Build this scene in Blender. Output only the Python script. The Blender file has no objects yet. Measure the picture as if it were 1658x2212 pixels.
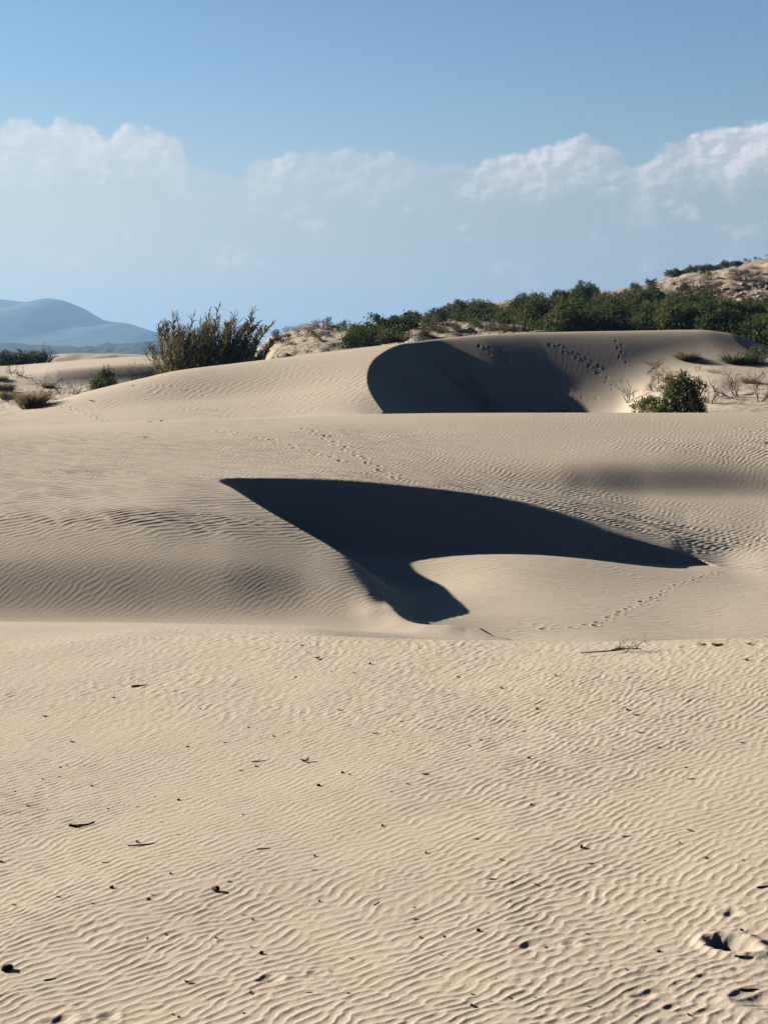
import bpy, math, random
import numpy as np
from math import radians, sin, cos, tan, atan, pi, sqrt

S = bpy.context.scene
COL = S.collection

# ------------------------------------------------------------------ camera, sky, sun, exposure
H = 2.3                      # eye height over the near sand
F = 3181.0                   # focal length in units of a 1658-unit wide frame
CX, CY = 829.0, 1105.5
TILT = radians(6.3)
cam = bpy.data.cameras.new("camera")
cam.sensor_fit = 'HORIZONTAL'
cam.sensor_width = 36.0
cam.lens = 36.0 * F / 1658.0
cam.clip_start = 0.1
cam.clip_end = 20000.0
camo = bpy.data.objects.new("camera", cam)
camo.location = (0, 0, H)
camo.rotation_euler = (radians(90) - TILT, 0, 0)
COL.objects.link(camo)
S.camera = camo

SUN_EL = radians(20.0)
SUN_A = radians(25.0)        # how far beyond the left-hand side the sun stands
SUN_VEC = np.array([-cos(SUN_A) * cos(SUN_EL), sin(SUN_A) * cos(SUN_EL), sin(SUN_EL)])
sun = bpy.data.lights.new("sun", 'SUN')
sun.energy = 5.0
sun.angle = radians(0.5)
sun.color = (1.0, 0.92, 0.83)
suno = bpy.data.objects.new("sun", sun)
suno.rotation_euler = (radians(90) - SUN_EL, 0, math.atan2(SUN_VEC[0], -SUN_VEC[1]))
COL.objects.link(suno)

S.view_settings.view_transform = 'Standard'
S.view_settings.look = 'None'
S.view_settings.exposure = 1.14
S.view_settings.gamma = 1.0
S.view_settings.use_curve_mapping = False
S.cycles.use_denoising = True
S.cycles.max_bounces = 6
S.cycles.diffuse_bounces = 0
S.cycles.volume_bounces = 0


def ray(u, v):
    """direction of the view ray, scaled so that its world y is 1"""
    a = (np.asarray(u, float) - CX) / F
    b = -(np.asarray(v, float) - CY) / F
    dy = cos(TILT) + b * sin(TILT)
    dz = -sin(TILT) + b * cos(TILT)
    return a / dy, dz / dy


def proj(x, y, z):
    zr = z - H
    zc = y * cos(TILT) - zr * sin(TILT)
    yc = y * sin(TILT) + zr * cos(TILT)
    return CX + F * x / zc, CY - F * yc / zc


# ---- node helper
class NT:
    def __init__(self, tree):
        self.t = tree
        tree.nodes.clear()

    def n(self, kind, **kw):
        nd = self.t.nodes.new(kind)
        for k, v in kw.items():
            if k == 'inp':
                for kk, vv in v.items():
                    self.set(nd.inputs[kk], vv)
            else:
                setattr(nd, k, v)
        return nd

    def set(self, sock, v):
        if isinstance(v, bpy.types.NodeSocket):
            self.t.links.new(v, sock)
        else:
            sock.default_value = v

    def m(self, op, a, b=0.0, c=0.0, clamp=False):
        nd = self.t.nodes.new('ShaderNodeMath')
        nd.operation = op
        nd.use_clamp = clamp
        for s, v in zip(nd.inputs, (a, b, c)):
            self.set(s, v)
        return nd.outputs[0]

    def mix(self, fac, a, b, blend='MIX'):
        nd = self.t.nodes.new('ShaderNodeMix')
        nd.data_type = 'RGBA'
        nd.blend_type = blend
        self.set(nd.inputs[0], fac)
        self.set(nd.inputs[6], a)
        self.set(nd.inputs[7], b)
        return nd.outputs[2]

    def noise(self, vec, scale, detail=4.0, rough=0.55, dim='3D'):
        nd = self.t.nodes.new('ShaderNodeTexNoise')
        nd.noise_dimensions = dim
        self.set(nd.inputs['Vector'], vec)
        nd.inputs['Scale'].default_value = scale
        nd.inputs['Detail'].default_value = detail
        nd.inputs['Roughness'].default_value = rough
        return nd.outputs[0]

    def smooth(self, val, lo, hi):
        nd = self.t.nodes.new('ShaderNodeMapRange')
        nd.interpolation_type = 'SMOOTHSTEP'
        self.set(nd.inputs[0], val)
        nd.inputs[1].default_value = lo
        nd.inputs[2].default_value = hi
        return nd.outputs[0]

    def link(self, a, b):
        self.t.links.new(a, b)


def rgb(r, g, b):
    return (r, g, b, 1.0)


# ---- sky: Nishita plus procedural cumulus and a pale band of haze low down
W = bpy.data.worlds.new("World")
S.world = W
W.use_nodes = True
w = NT(W.node_tree)
sky = w.n('ShaderNodeTexSky', sky_type='NISHITA', sun_disc=False)
sky.sun_elevation = SUN_EL
sky.sun_rotation = math.atan2(SUN_VEC[0], SUN_VEC[1])
sky.air_density = 1.0
sky.dust_density = 0.6
sky.ozone_density = 1.5
tc = w.n('ShaderNodeTexCoord')
D = tc.outputs['Generated']
sx = w.n('ShaderNodeSeparateXYZ', inp={0: D})
dx, dy_, dz_ = sx.outputs
az = w.m('ARCTAN2', dx, dy_)
el = w.m('ARCSINE', dz_)
# outline of the cloud tops over the horizon: (u, v) pairs turned into azimuth / elevation
TOPS = [(-400, 300), (-100, 280), (0, 272), (30, 258), (75, 256), (92, 272), (120, 254), (165, 262), (192, 264),
        (232, 290), (256, 276), (300, 266), (365, 280), (392, 300), (400, 335), (440, 352), (500, 372), (530, 362), (548, 346), (600, 334),
        (700, 323), (800, 323), (900, 334), (980, 348), (1025, 362), (1050, 343), (1100, 330), (1155, 312), (1180, 298),
        (1230, 293), (1300, 306), (1345, 332), (1372, 352), (1395, 338), (1440, 318), (1480, 302), (1500, 286),
        (1560, 270), (1640, 262), (1760, 270), (2100, 320)]
AZ0, AZ1 = -0.45, 0.45
fc = w.n('ShaderNodeFloatCurve')
cv = fc.mapping.curves[0]
pts = []
for (u, v) in TOPS:
    rx, rz = ray(u, v)
    pts.append(((math.atan(rx) - AZ0) / (AZ1 - AZ0), math.atan(rz / sqrt(1 + rx * rx)) / 0.25))
pts = [(0.0, pts[0][1])] + [p for p in pts if 0.002 < p[0] < 0.998] + [(1.0, pts[-1][1])]
cv.points[0].location = pts[0]
cv.points[1].location = pts[-1]
for p in pts[1:-1]:
    cv.points.new(p[0], p[1])
fc.mapping.update()
w.set(fc.inputs['Value'], w.m('DIVIDE', w.m('SUBTRACT', az, AZ0), AZ1 - AZ0, clamp=True))
top = w.m('MULTIPLY', fc.outputs[0], 0.25)
cvec = w.n('ShaderNodeCombineXYZ', inp={0: az, 1: w.m('MULTIPLY', el, 1.25), 2: 0.0}).outputs[0]
n1 = w.noise(cvec, 62.0, 4.5, 0.5)
cvec2 = w.n('ShaderNodeVectorMath', operation='ADD', inp={0: cvec, 1: (-0.0035, 0.0030, 0.0)}).outputs[0]
n1b = w.noise(cvec2, 62.0, 3.5, 0.5)
n2 = w.noise(cvec, 24.0, 5.0, 0.52)
n3 = w.noise(cvec, 9.0, 4.0, 0.5)
# how solid the cumulus is along the horizon
fs = w.n('ShaderNodeFloatCurve')
cs = fs.mapping.curves[0]
BR = [(-400, .8), (0, .75), (150, .8), (300, .75), (390, .6), (430, .12), (520, .15), (560, .5), (700, .42), (860, .40), (940, .2), (1010, .3), (1050, .75), (1180, .85), (1290, .7), (1345, .25), (1380, .6), (1450, .9), (1600, 1.0), (2100, .9)]
bp_ = [((math.atan(ray(u, 330)[0]) - AZ0) / (AZ1 - AZ0), b) for u, b in BR]
bp_ = [(0.0, .8)] + [p for p in bp_ if 0.002 < p[0] < 0.998] + [(1.0, .9)]
cs.points[0].location = bp_[0]
cs.points[1].location = bp_[-1]
for p in bp_[1:-1]:
    cs.points.new(p[0], p[1])
fs.mapping.update()
w.set(fs.inputs['Value'], w.m('DIVIDE', w.m('SUBTRACT', az, AZ0), AZ1 - AZ0, clamp=True))
solid = fs.outputs[0]
depth_in = w.m('ADD', w.m('SUBTRACT', top, el), w.m('ADD', w.m('MULTIPLY', w.m('SUBTRACT', n1, 0.5), 0.016), w.m('MULTIPLY', w.m('SUBTRACT', n2, 0.5), 0.016)))
cmask = w.smooth(depth_in, -0.0008, 0.0050)
relief = w.smooth(w.m('SUBTRACT', n1, n1b), -0.09, 0.11)
thick = w.m('SUBTRACT', 1.0, w.smooth(w.m('ADD', depth_in, w.m('MULTIPLY', w.m('SUBTRACT', n2, 0.5), 0.08)), 0.006, 0.045))
lit = w.m('MULTIPLY', thick, w.m('MULTIPLY_ADD', relief, 0.62, 0.38))
puff = w.m('MULTIPLY', w.smooth(n2, 0.52, 0.68), relief)
lowfade = w.smooth(el, 0.012, 0.075)
hue = w.n('ShaderNodeHueSaturation', inp={'Saturation': 0.95, 'Value': 1.0, 'Color': sky.outputs[0]})
# upper sky dimmed on purpose towards the zenith, so shadows get less fill
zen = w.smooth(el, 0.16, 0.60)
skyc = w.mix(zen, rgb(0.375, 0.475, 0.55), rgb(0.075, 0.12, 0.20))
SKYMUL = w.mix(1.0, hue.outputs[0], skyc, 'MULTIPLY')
back = w.smooth(dy_, -0.35, 0.55)             # unseen sky behind the camera darkened to deepen the shaded slopes
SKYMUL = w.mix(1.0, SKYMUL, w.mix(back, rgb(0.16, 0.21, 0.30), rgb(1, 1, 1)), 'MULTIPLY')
HAZEC = w.mix(w.smooth(az, -0.30, 0.22), rgb(2.95, 3.12, 3.05), rgb(1.80, 2.10, 2.22))
HAZEC = w.mix(1.0, HAZEC, w.mix(w.smooth(el, 0.0, 0.07), rgb(1.03, 0.97, 0.86), rgb(1, 1, 1)), 'MULTIPLY')
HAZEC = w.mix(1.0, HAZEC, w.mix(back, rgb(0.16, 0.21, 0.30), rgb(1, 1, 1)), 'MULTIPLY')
hazeband = w.m('SUBTRACT', 1.0, w.smooth(el, 0.015, 0.19))
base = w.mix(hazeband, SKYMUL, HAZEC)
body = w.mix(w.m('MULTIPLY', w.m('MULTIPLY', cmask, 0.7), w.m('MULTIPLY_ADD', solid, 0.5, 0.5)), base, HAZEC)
CLOUDC = w.mix(w.smooth(az, -0.26, 0.26), rgb(3.95, 3.92, 4.0), rgb(3.95, 3.75, 3.85))
wisp = w.smooth(w.noise(cvec, 14.0, 4.0, 0.55), 0.36, 0.62)
f_lit = w.m('MULTIPLY', w.m('MULTIPLY', w.m('MULTIPLY', cmask, w.m('MULTIPLY_ADD', wisp, 0.6, 0.55), clamp=True), lit), w.m('MULTIPLY', solid, 0.9))
c1 = w.mix(f_lit, body, CLOUDC)
c2 = w.mix(w.m('MULTIPLY', w.m('MULTIPLY', puff, cmask), w.m('MULTIPLY', lowfade, 0.42)), c1, CLOUDC)
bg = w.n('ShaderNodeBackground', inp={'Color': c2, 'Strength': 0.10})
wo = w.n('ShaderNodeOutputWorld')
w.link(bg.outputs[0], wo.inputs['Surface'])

# ------------------------------------------------------------------ helpers for meshes
rng = np.random.default_rng(7)
random.seed(7)


def tag(o, label=None, cat=None, group=None, kind=None):
    if label: o['label'] = label
    if cat: o['category'] = cat
    if group: o['group'] = group
    if kind: o['kind'] = kind
    return o


def empty(name, loc):
    o = bpy.data.objects.new(name, None)
    o.location = loc
    o.empty_display_size = 0.2
    COL.objects.link(o)
    return o


def link_mesh(name, me, mats, parent=None, loc=(0, 0, 0), rotz=0.0, scale=(1, 1, 1)):
    if not isinstance(mats, (list, tuple)):
        mats = [mats]
    if len(me.materials) == 0:
        for m in mats:
            me.materials.append(m)
    o = bpy.data.objects.new(name, me)
    o.location = loc
    o.rotation_euler = (0, 0, rotz)
    o.scale = scale
    if parent: o.parent = parent
    COL.objects.link(o)
    return o


def mesh_np(name, V, faces, k, smooth=False, attr=None, midx=None):
    """V: n x 3, faces: m x k index array"""
    me = bpy.data.meshes.new(name)
    V = np.ascontiguousarray(V, np.float32)
    faces = np.ascontiguousarray(faces, np.int32)
    me.vertices.add(len(V))
    me.vertices.foreach_set('co', V.ravel())
    me.loops.add(faces.size)
    me.loops.foreach_set('vertex_index', faces.ravel())
    me.polygons.add(len(faces))
    me.polygons.foreach_set('loop_start', np.arange(0, faces.size, k, dtype=np.int32))
    if smooth:
        me.polygons.foreach_set('use_smooth', np.ones(len(faces), bool))
    if midx is not None:
        me.polygons.foreach_set('material_index', np.asarray(midx, np.int32))
    me.update(calc_edges=True)
    if attr is not None:
        for nm, val in attr.items():
            a = me.attributes.new(nm, 'FLOAT', 'POINT')
            a.data.foreach_set('value', np.ascontiguousarray(val, np.float32))
    me.validate()
    return me


def grid_faces(R, C):
    i = np.arange(R - 1)[:, None] * C + np.arange(C - 1)[None, :]
    i = i.ravel()
    return np.stack([i, i + 1, i + C + 1, i + C], 1)


def pchip1(xk, yk, x):
    """monotone cubic through (xk, yk); flat ends continued"""
    xk = np.asarray(xk, float)[:, None]
    yk = np.asarray(yk, float)[:, None]
    return pchip_cols(xk, yk, np.clip(np.asarray(x, float), xk[0, 0], xk[-1, 0])[:, None])[:, 0]


def pchip_cols(XK, YK, X):
    """XK, YK: K x C knots of C curves. X: R x 1 or R x C positions. -> R x C"""
    K, C = XK.shape
    h = np.diff(XK, axis=0)
    h = np.maximum(h, 1e-6)
    d = np.diff(YK, axis=0) / h
    m = np.zeros_like(YK)
    w1 = 2 * h[1:] + h[:-1]
    w2 = h[1:] + 2 * h[:-1]
    same = d[:-1] * d[1:] > 0
    with np.errstate(divide='ignore', invalid='ignore'):
        hm = (w1 + w2) / (w1 / d[:-1] + w2 / d[1:])
    m[1:-1] = np.where(same, hm, 0.0)
    m[0], m[-1] = d[0], d[-1]
    R = X.shape[0]
    Xb = np.broadcast_to(X, (R, C))
    idx = np.zeros((R, C), int)
    for k in range(1, K - 1):
        idx += Xb >= XK[k][None, :]
    g = lambda A: np.take_along_axis(A, idx, 0)
    x0, y0, m0 = g(XK[:-1]), g(YK[:-1]), g(m[:-1])
    y1, m1, hh = g(YK[1:]), g(m[1:]), g(h)
    t = (Xb - x0) / hh
    t2, t3 = t * t, t * t * t
    return (2 * t3 - 3 * t2 + 1) * y0 + (t3 - 2 * t2 + t) * hh * m0 + (-2 * t3 + 3 * t2) * y1 + (t3 - t2) * hh * m1


def sstep(x, a, b):
    t = np.clip((x - a) / (b - a), 0, 1)
    return t * t * (3 - 2 * t)


# periodic noise tiles by filtering white noise
def fft_tile(n, fun, seed):
    r = np.random.default_rng(seed)
    wn = np.fft.fft2(r.standard_normal((n, n)))
    k = np.fft.fftfreq(n) * n
    KX, KY = np.meshgrid(k, k)
    return wn, KX, KY


def lowpass_tile(n, kc, seed, p=2.0):
    wn, KX, KY = fft_tile(n, None, seed)
    k = np.sqrt(KX ** 2 + KY ** 2)
    f = np.fft.ifft2(wn * np.where(k > 0, 1.0 / (1 + (k / kc) ** p) ** 1, 0)).real
    return f / f.std()


def sample(tile, px, py):
    n = tile.shape[0]
    x0 = np.floor(px); y0 = np.floor(py)
    fx, fy = px - x0, py - y0
    x0 = x0.astype(int) % n; y0 = y0.astype(int) % n
    x1 = (x0 + 1) % n; y1 = (y0 + 1) % n
    return (tile[y0, x0] * (1 - fx) + tile[y0, x1] * fx) * (1 - fy) + (tile[y1, x0] * (1 - fx) + tile[y1, x1] * fx) * fy


NT_ = 2048
PPW = 16.0                                   # tile samples per ripple wavelength


def ripple_tile(seed, along=0.055, spread=0.075):
    """narrow-band noise with crests along +x: complex (analytic) field"""
    wn, KX, KY = fft_tile(NT_, None, seed)
    k0 = NT_ / PPW
    band = np.exp(-((KY - k0) / (k0 * along * 2)) ** 2 / 2) * np.exp(-(KX / (k0 * spread * 2)) ** 2 / 2)
    A = np.fft.ifft2(wn * band)
    return A / np.sqrt((np.abs(A) ** 2).mean())


LOW = lowpass_tile(1024, 6.0, 3, 3.0)
LOW2 = lowpass_tile(1024, 14.0, 11, 3.0)
RA = ripple_tile(21, 0.085, 0.20)
RB = ripple_tile(22, 0.16, 0.34)
RC = ripple_tile(23, 0.060, 0.15)                # straighter, more regular


def wobble(x, y, scale, k=0):
    """smooth noise, about unit variance, feature size ~ scale metres"""
    q = 1024 / 10.0 / scale
    return sample(LOW if k % 2 == 0 else LOW2, x * q + 311.7 * k, y * q + 97.3 * k)


def ripples(x, y, lam, ang, bend=0.35, bscale=2.5, seed=0, harm=0.34, cell=0.35, tile=None):
    tile = RA if tile is None else tile
    """sand ripples in metres of wavelength lam, crests at angle ang; unit height about -1..1"""
    wx = x + lam * bend * wobble(x, y, bscale, seed) * 1.6
    wy = y + lam * bend * wobble(x, y, bscale, seed + 1) * 1.6
    c, s = cos(ang), sin(ang)
    px = (wx * c + wy * s) / lam * PPW
    py = (-wx * s + wy * c) / lam * PPW
    ar, ai = sample(tile.real, px, py), sample(tile.imag, px, py)
    amp = np.sqrt(ar * ar + ai * ai) + 1e-6
    ph = np.arctan2(ai, ar)
    sat = np.tanh(amp * 1.5)
    # crest kept narrow, trough wide, lee side (away from the wind) steeper
    ph2 = ph + 0.30 * np.sin(ph)
    h = (np.cos(ph2) + harm * np.cos(2 * ph2)) * sat
    br, bi = sample(RB.real, px * 0.8 + 500, py * 0.8 + 200), sample(RB.imag, px * 0.8 + 500, py * 0.8 + 200)
    return h + cell * br * 0.6


# ------------------------------------------------------------------ the sand: one height field from the feet to the scrub flat
def row_depths():
    out = [np.linspace(3.2, 3.9, 8, endpoint=False)]
    v = np.arange(0, 1.0, 1.0)
    y = 3.9
    near = []
    while y < 11.2:
        near.append(y)
        y += 1.15 * (y * y + H * H) / (F * H) * 0.93
    out.append(np.array(near))
    for a, b, st in ((near[-1] + 0.02, 12.5, 0.022), (12.5, 18.0, 0.035), (18.0, 29.6, 0.022), (29.6, 52.0, 0.046),
                     (52.0, 73.0, 0.085), (73.0, 160.0, 0.55)):
        out.append(np.arange(a, b, st))
    return np.concatenate(out)


YR = row_depths()
TIN = np.arange(-0.285, 0.2851, 0.00062)
TOUT = np.geomspace(0.0006, 0.22, 60).cumsum()
TOUT = TOUT[TOUT < 0.30]
TC = np.concatenate([-0.2852 - TOUT[::-1], TIN, 0.2856 + TOUT])
NR, NC = len(YR), len(TC)
FZ = lambda x, y: (H - 3.55 - 0.095 * (x - 1.1) + 0.06 * (np.sqrt((x - 4.3) ** 2 + 1) + (x - 4.3)) / 2 - 0.033 * (y - 18.5)
                   - 0.13 * np.exp(-(x - 0.7) ** 2 / 2.5 - (y - 21.5) ** 2 / 5.0) - 0.26 * np.exp(-(x - 0.35) ** 2 / 1.5 - (y - 24.6) ** 2 / 3.5) + 0.20 * np.exp(-(x - 3.2) ** 2 / 5.0 - (y - 26.8) ** 2 / 4.0)
                   - 0.10 * np.exp(-(x - 1.4) ** 2 / 1.2 - (y - 18.8) ** 2 / 0.9))      # floor of the first hollow


def knot(rows):
    """rows of (u, v, Y) or (u, ('z', zrel), Y) -> Y and z for every column"""
    us = [r[0] for r in rows]
    ts, zs, ys = [], [], []
    for u, v, Y in rows:
        if isinstance(v, tuple):
            z = v[1]
            # column of this u at that depth and height
            zc = Y * cos(TILT) - z * sin(TILT)
            ts.append((u - CX) / F * zc / Y)
        else:
            a, b = ray(u, v)
            ts.append(float(a)); z = float(b) * Y
        zs.append(z); ys.append(Y)
    return pchip1(ts, ys, TC), pchip1(ts, zs, TC) + H


Z = lambda z: ('z', z)
KN = []
KN.append(knot([(-400, Z(-2.34), 2.5), (829, Z(-2.3), 2.5), (2100, Z(-2.26), 2.5)]))
KN.append(knot([(-400, Z(-2.50), 8.0), (829, Z(-2.31), 8.0), (2100, Z(-2.10), 8.0)]))
KN.append(knot([(-400, 1396, 12.7), (300, 1396, 12.1), (829, 1395, 11.5), (1000, 1394, 11.3), (1658, 1393, 10.4), (2100, 1392, 10.0)]))
KN.append(knot([(-400, Z(-2.60), 13.6), (300, Z(-2.62), 13.6), (640, Z(-2.65), 13.6), (850, Z(-2.80), 13.6), (1000, Z(-2.95), 13.6), (2100, Z(-3.15), 13.6)]))
KN.append(knot([(-400, Z(-3.28), 17.4), (235, Z(-3.26), 17.4), (640, Z(-3.30), 17.4), (1000, Z(-3.47), 17.4), (1300, Z(-3.60), 17.4), (2100, Z(-4.1), 17.4)]))
fz = lambda u, Y: Z(float(FZ((u - CX) / F * Y, Y)) - H)
KN.append(knot([(-400, 1352, 18.7), (235, 1351, 18.7), (640, 1354, 18.6), (850, 1362, 18.5), (1020, 1358, 18.5), (1300, fz(1300, 18.5), 18.5), (2100, fz(2100, 18.5), 18.5)]))
KN.append(knot([(-400, Z(-2.86), 20.4), (0, Z(-2.86), 20.4), (235, Z(-2.87), 20.4), (470, Z(-2.92), 20.4), (640, Z(-3.04), 20.5), (740, Z(-3.16), 20.2), (790, Z(-3.26), 19.9), (830, Z(-3.40), 19.5), (880, Z(-3.50), 19.0), (930, Z(-3.53), 18.9), (1000, Z(-3.54), 18.9), (1100, fz(1100, 20), 20.0), (1300, fz(1300, 20), 20.0), (2100, fz(2100, 20), 20.0)]))
KN.append(knot([(-400, Z(-2.46), 22.6), (0, Z(-2.45), 22.6), (300, Z(-2.47), 22.7), (470, Z(-2.56), 23.2), (560, Z(-2.64), 23.3), (650, Z(-2.78), 22.8), (740, Z(-2.99), 21.6), (790, Z(-3.20), 20.7), (830, Z(-3.36), 20.0), (900, Z(-3.50), 19.6), (1020, Z(-3.52), 20.4), (1100, fz(1100, 22.5), 22.5), (1300, fz(1300, 24), 24), (2100, fz(2100, 24), 24)]))
CREST1 = [(1034, 1359.5, 18.35), (1000, 1358.8, 18.35), (965, 1357.5, 18.35), (930, 1354, 18.4), (880, 1341, 18.65), (848, 1320, 19.1), (827, 1299, 19.7), (806, 1272, 20.2), (781, 1242, 20.8), (742, 1209, 21.4), (700, 1179, 22.0), (650, 1148, 22.7), (600, 1118, 23.5), (565, 1098, 24.2), (530, 1076, 25.1), (498, 1059, 26.2), (474, 1046, 27.0),
          (472, 1042, 27.3), (482, 1036, 27.7), (510, 1032.5, 28.0), (560, 1031, 28.2), (630, 1031, 28.4), (700, 1033, 28.5), (800, 1040, 28.6), (900, 1050, 28.7), (1000, 1062, 28.8), (1100, 1079, 28.9), (1200, 1107, 29.0), (1300, 1143, 29.1), (1400, 1173, 29.2), (1450, 1186.5, 29.25), (1495, 1202, 29.3)]
KN.append(knot([(-400, 1038, 26.0), (0, 1037, 26.3), (235, 1034, 26.8), (370, 1032, 27.2), (480, 1033, 27.7), (560, 1031, 28.2), (700, 1033, 28.5), (900, 1050, 28.7), (1000, 1062, 28.8), (1100, 1079, 28.9), (1200, 1107, 29.0), (1300, 1143, 29.1), (1400, 1173, 29.2), (1450, 1186, 29.25), (1500, 1203, 29.3), (1580, 1213, 29.6), (1658, 1210, 29.6), (2100, 1206, 29.6)]))
KN.append(knot([(-400, Z(-3.3), 33), (0, Z(-3.3), 33), (400, Z(-3.28), 33), (700, Z(-3.27), 33), (850, Z(-3.34), 33), (1000, Z(-3.46), 33), (1200, Z(-3.68), 33), (1400, Z(-3.98), 33), (1658, Z(-4.25), 33), (2100, Z(-4.3), 33)]))
KN.append(knot([(-400, Z(-3.15), 37), (0, Z(-3.15), 37), (400, Z(-3.13), 37), (700, Z(-3.13), 37), (850, Z(-3.21), 37), (1000, Z(-3.34), 37.2), (1200, Z(-3.56), 37.5), (1270, Z(-3.66), 37.9), (1400, Z(-3.83), 38.4), (1658, 1074, 39.0), (2100, 1050, 39.5)]))
KN.append(knot([(-400, 984, 41), (0, 984, 41), (400, 980, 41), (700, 980, 40.8), (1000, Z(-3.00), 40.4), (1200, Z(-3.06), 40.2), (1270, Z(-3.06), 40.3), (1400, Z(-3.09), 40.5), (1658, 1010, 40.6), (2100, 1000, 40.6)]))
KN.append(knot([(-400, 953, 45), (0, 952, 45), (400, 941, 45), (700, 936, 45), (1000, 934, 45), (1400, 940, 45), (1658, 942, 45), (2100, 942, 45)]))
KN.append(knot([(-400, 932, 50), (0, 926, 50), (300, 913, 50), (600, 904, 50), (830, 894, 50), (1000, 891.5, 50), (1300, 891, 50), (1658, 891, 50), (2100, 889, 50)]))
KN.append(knot([(-400, 929, 53), (0, 922.5, 53), (300, 910, 53), (600, 900, 53), (760, 891, 53), (830, Z(-2.35), 53), (1000, Z(-2.7), 53), (1400, Z(-2.75), 53), (2100, Z(-2.7), 53)]))
KN.append(knot([(-400, 926, 58), (0, 906, 58), (300, 878, 59), (600, 853, 60), (800, 826, 60), (900, 815, 60), (1500, 805, 60), (1650, 840, 60), (2100, 880, 60)]))
KN.append(knot([(-400, 930, 62), (0, 890, 62), (50, 883, 62.5), (100, 872, 63), (180, 848, 64), (300, 818.5, 65), (380, 800.5, 66), (500, 785, 67), (600, 773, 67.5), (700, 760, 68), (800, 748, 68.5), (880, 740, 69), (950, 731, 70), (1050, 722, 70.6), (1200, 716.5, 71.45), (1350, 714, 72.2), (1500, 712, 72.9), (1560, 717, 73.15), (1600, 728, 73.3), (1650, 755, 73.4), (1750, 810, 73.4), (2100, 870, 72)]))
KN.append(knot([(-400, Z(-3.2), 72), (0, Z(-3.1), 72), (180, Z(-2.7), 74), (300, Z(-2.4), 75), (600, Z(-1.6), 77), (900, Z(-0.9), 81), (1500, Z(-0.9), 82), (2100, Z(-2.9), 82)]))
KN.append(knot([(-400, 862, 90), (0, 858, 90), (200, 858, 90), (320, 858, 90), (500, 858, 90), (700, Z(-3.0), 92), (2100, Z(-3.0), 92)]))
KN.append(knot([(-400, 836, 106), (0, 834, 106), (120, 833, 107), (330, 827, 107.2), (600, 822, 107.2), (800, Z(-3.0), 106), (2100, Z(-3.0), 106)]))
KN.append(knot([(-400, 816, 111), (0, 812, 111), (60, 806, 110), (130, 798, 108.6), (330, 787, 108.2), (600, 790, 108.5), (800, Z(-3.0), 111), (2100, Z(-3.0), 111)]))
KN.append(knot([(-400, 797, 128), (0, 790, 128), (100, 783, 128), (200, 775, 128), (320, 769, 128), (450, 772, 128), (600, 790, 128), (800, Z(-3.2), 128), (2100, Z(-3.2), 128)]))
KN.append(knot([(-400, Z(-3.4), 150), (800, Z(-3.6), 150), (2100, Z(-3.6), 150)]))
KN.append(knot([(-400, Z(-6.0), 170), (800, Z(-6.0), 170), (2100, Z(-6.0), 170)]))
KY_ = np.stack([k[0] for k in KN])
KZ_ = np.stack([k[1] for k in KN])
ZG = pchip_cols(KY_, KZ_, YR[:, None])
XG = TC[None, :] * YR[:, None]
YG = np.broadcast_to(YR[:, None], XG.shape).copy()


def blur_rows(A, n):
    for _ in range(n):
        A[1:-1] = 0.25 * A[:-2] + 0.5 * A[1:-1] + 0.25 * A[2:]
    return A


# soften the joins between the knots, by depth zones
for y0, y1, n in ((12.6, 28.4, 130), (30.0, 49.6, 170), (53.0, 60.0, 60)):
    r0, r1 = np.searchsorted(YR, [y0, y1])
    ZG[r0:r1] = blur_rows(ZG[r0:r1].copy(), n)


def zat(x, y, A=None):
    A = ZG if A is None else A
    x = np.asarray(x, float); y = np.asarray(y, float)
    fi = np.interp(y, YR, np.arange(NR)); fj = np.interp(x / y, TC, np.arange(NC))
    i = np.clip(fi.astype(int), 0, NR - 2); j = np.clip(fj.astype(int), 0, NC - 2)
    a, b = fi - i, fj - j
    return (A[i, j] * (1 - b) + A[i, j + 1] * b) * (1 - a) + (A[i + 1, j] * (1 - b) + A[i + 1, j + 1] * b) * a


def crest_xy(c, step):
    P = []
    for u, v, Y in c:
        a, b = ray(u, v)
        P.append((float(a) * Y, Y, float(b) * Y + H))
    P = np.array(P)
    s = np.concatenate([[0], np.cumsum(np.hypot(*np.diff(P[:, :2], axis=0).T))])
    n = int(s[-1] / step)
    q = np.linspace(0, s[-1], n)
    return np.stack([pchip1(s, P[:, k], q) for k in range(3)], 1), np.interp(q, s, [p[0] for p in c])


def in_poly(poly, X, Y):
    ins = np.zeros(X.shape, bool)
    n = len(poly)
    for i in range(n):
        x0, y0 = poly[i]; x1, y1 = poly[(i + 1) % n]
        if y0 == y1: continue
        hit = ((y0 > Y) != (y1 > Y)) & (X < (x1 - x0) * (Y - y0) / (y1 - y0) + x0)
        ins ^= hit
    return ins


SLIP = np.zeros_like(ZG)          # 1 where the sand lies on a smooth slip face or hollow floor (no wind ripples)
FLOOR1 = np.zeros_like(ZG)


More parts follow.
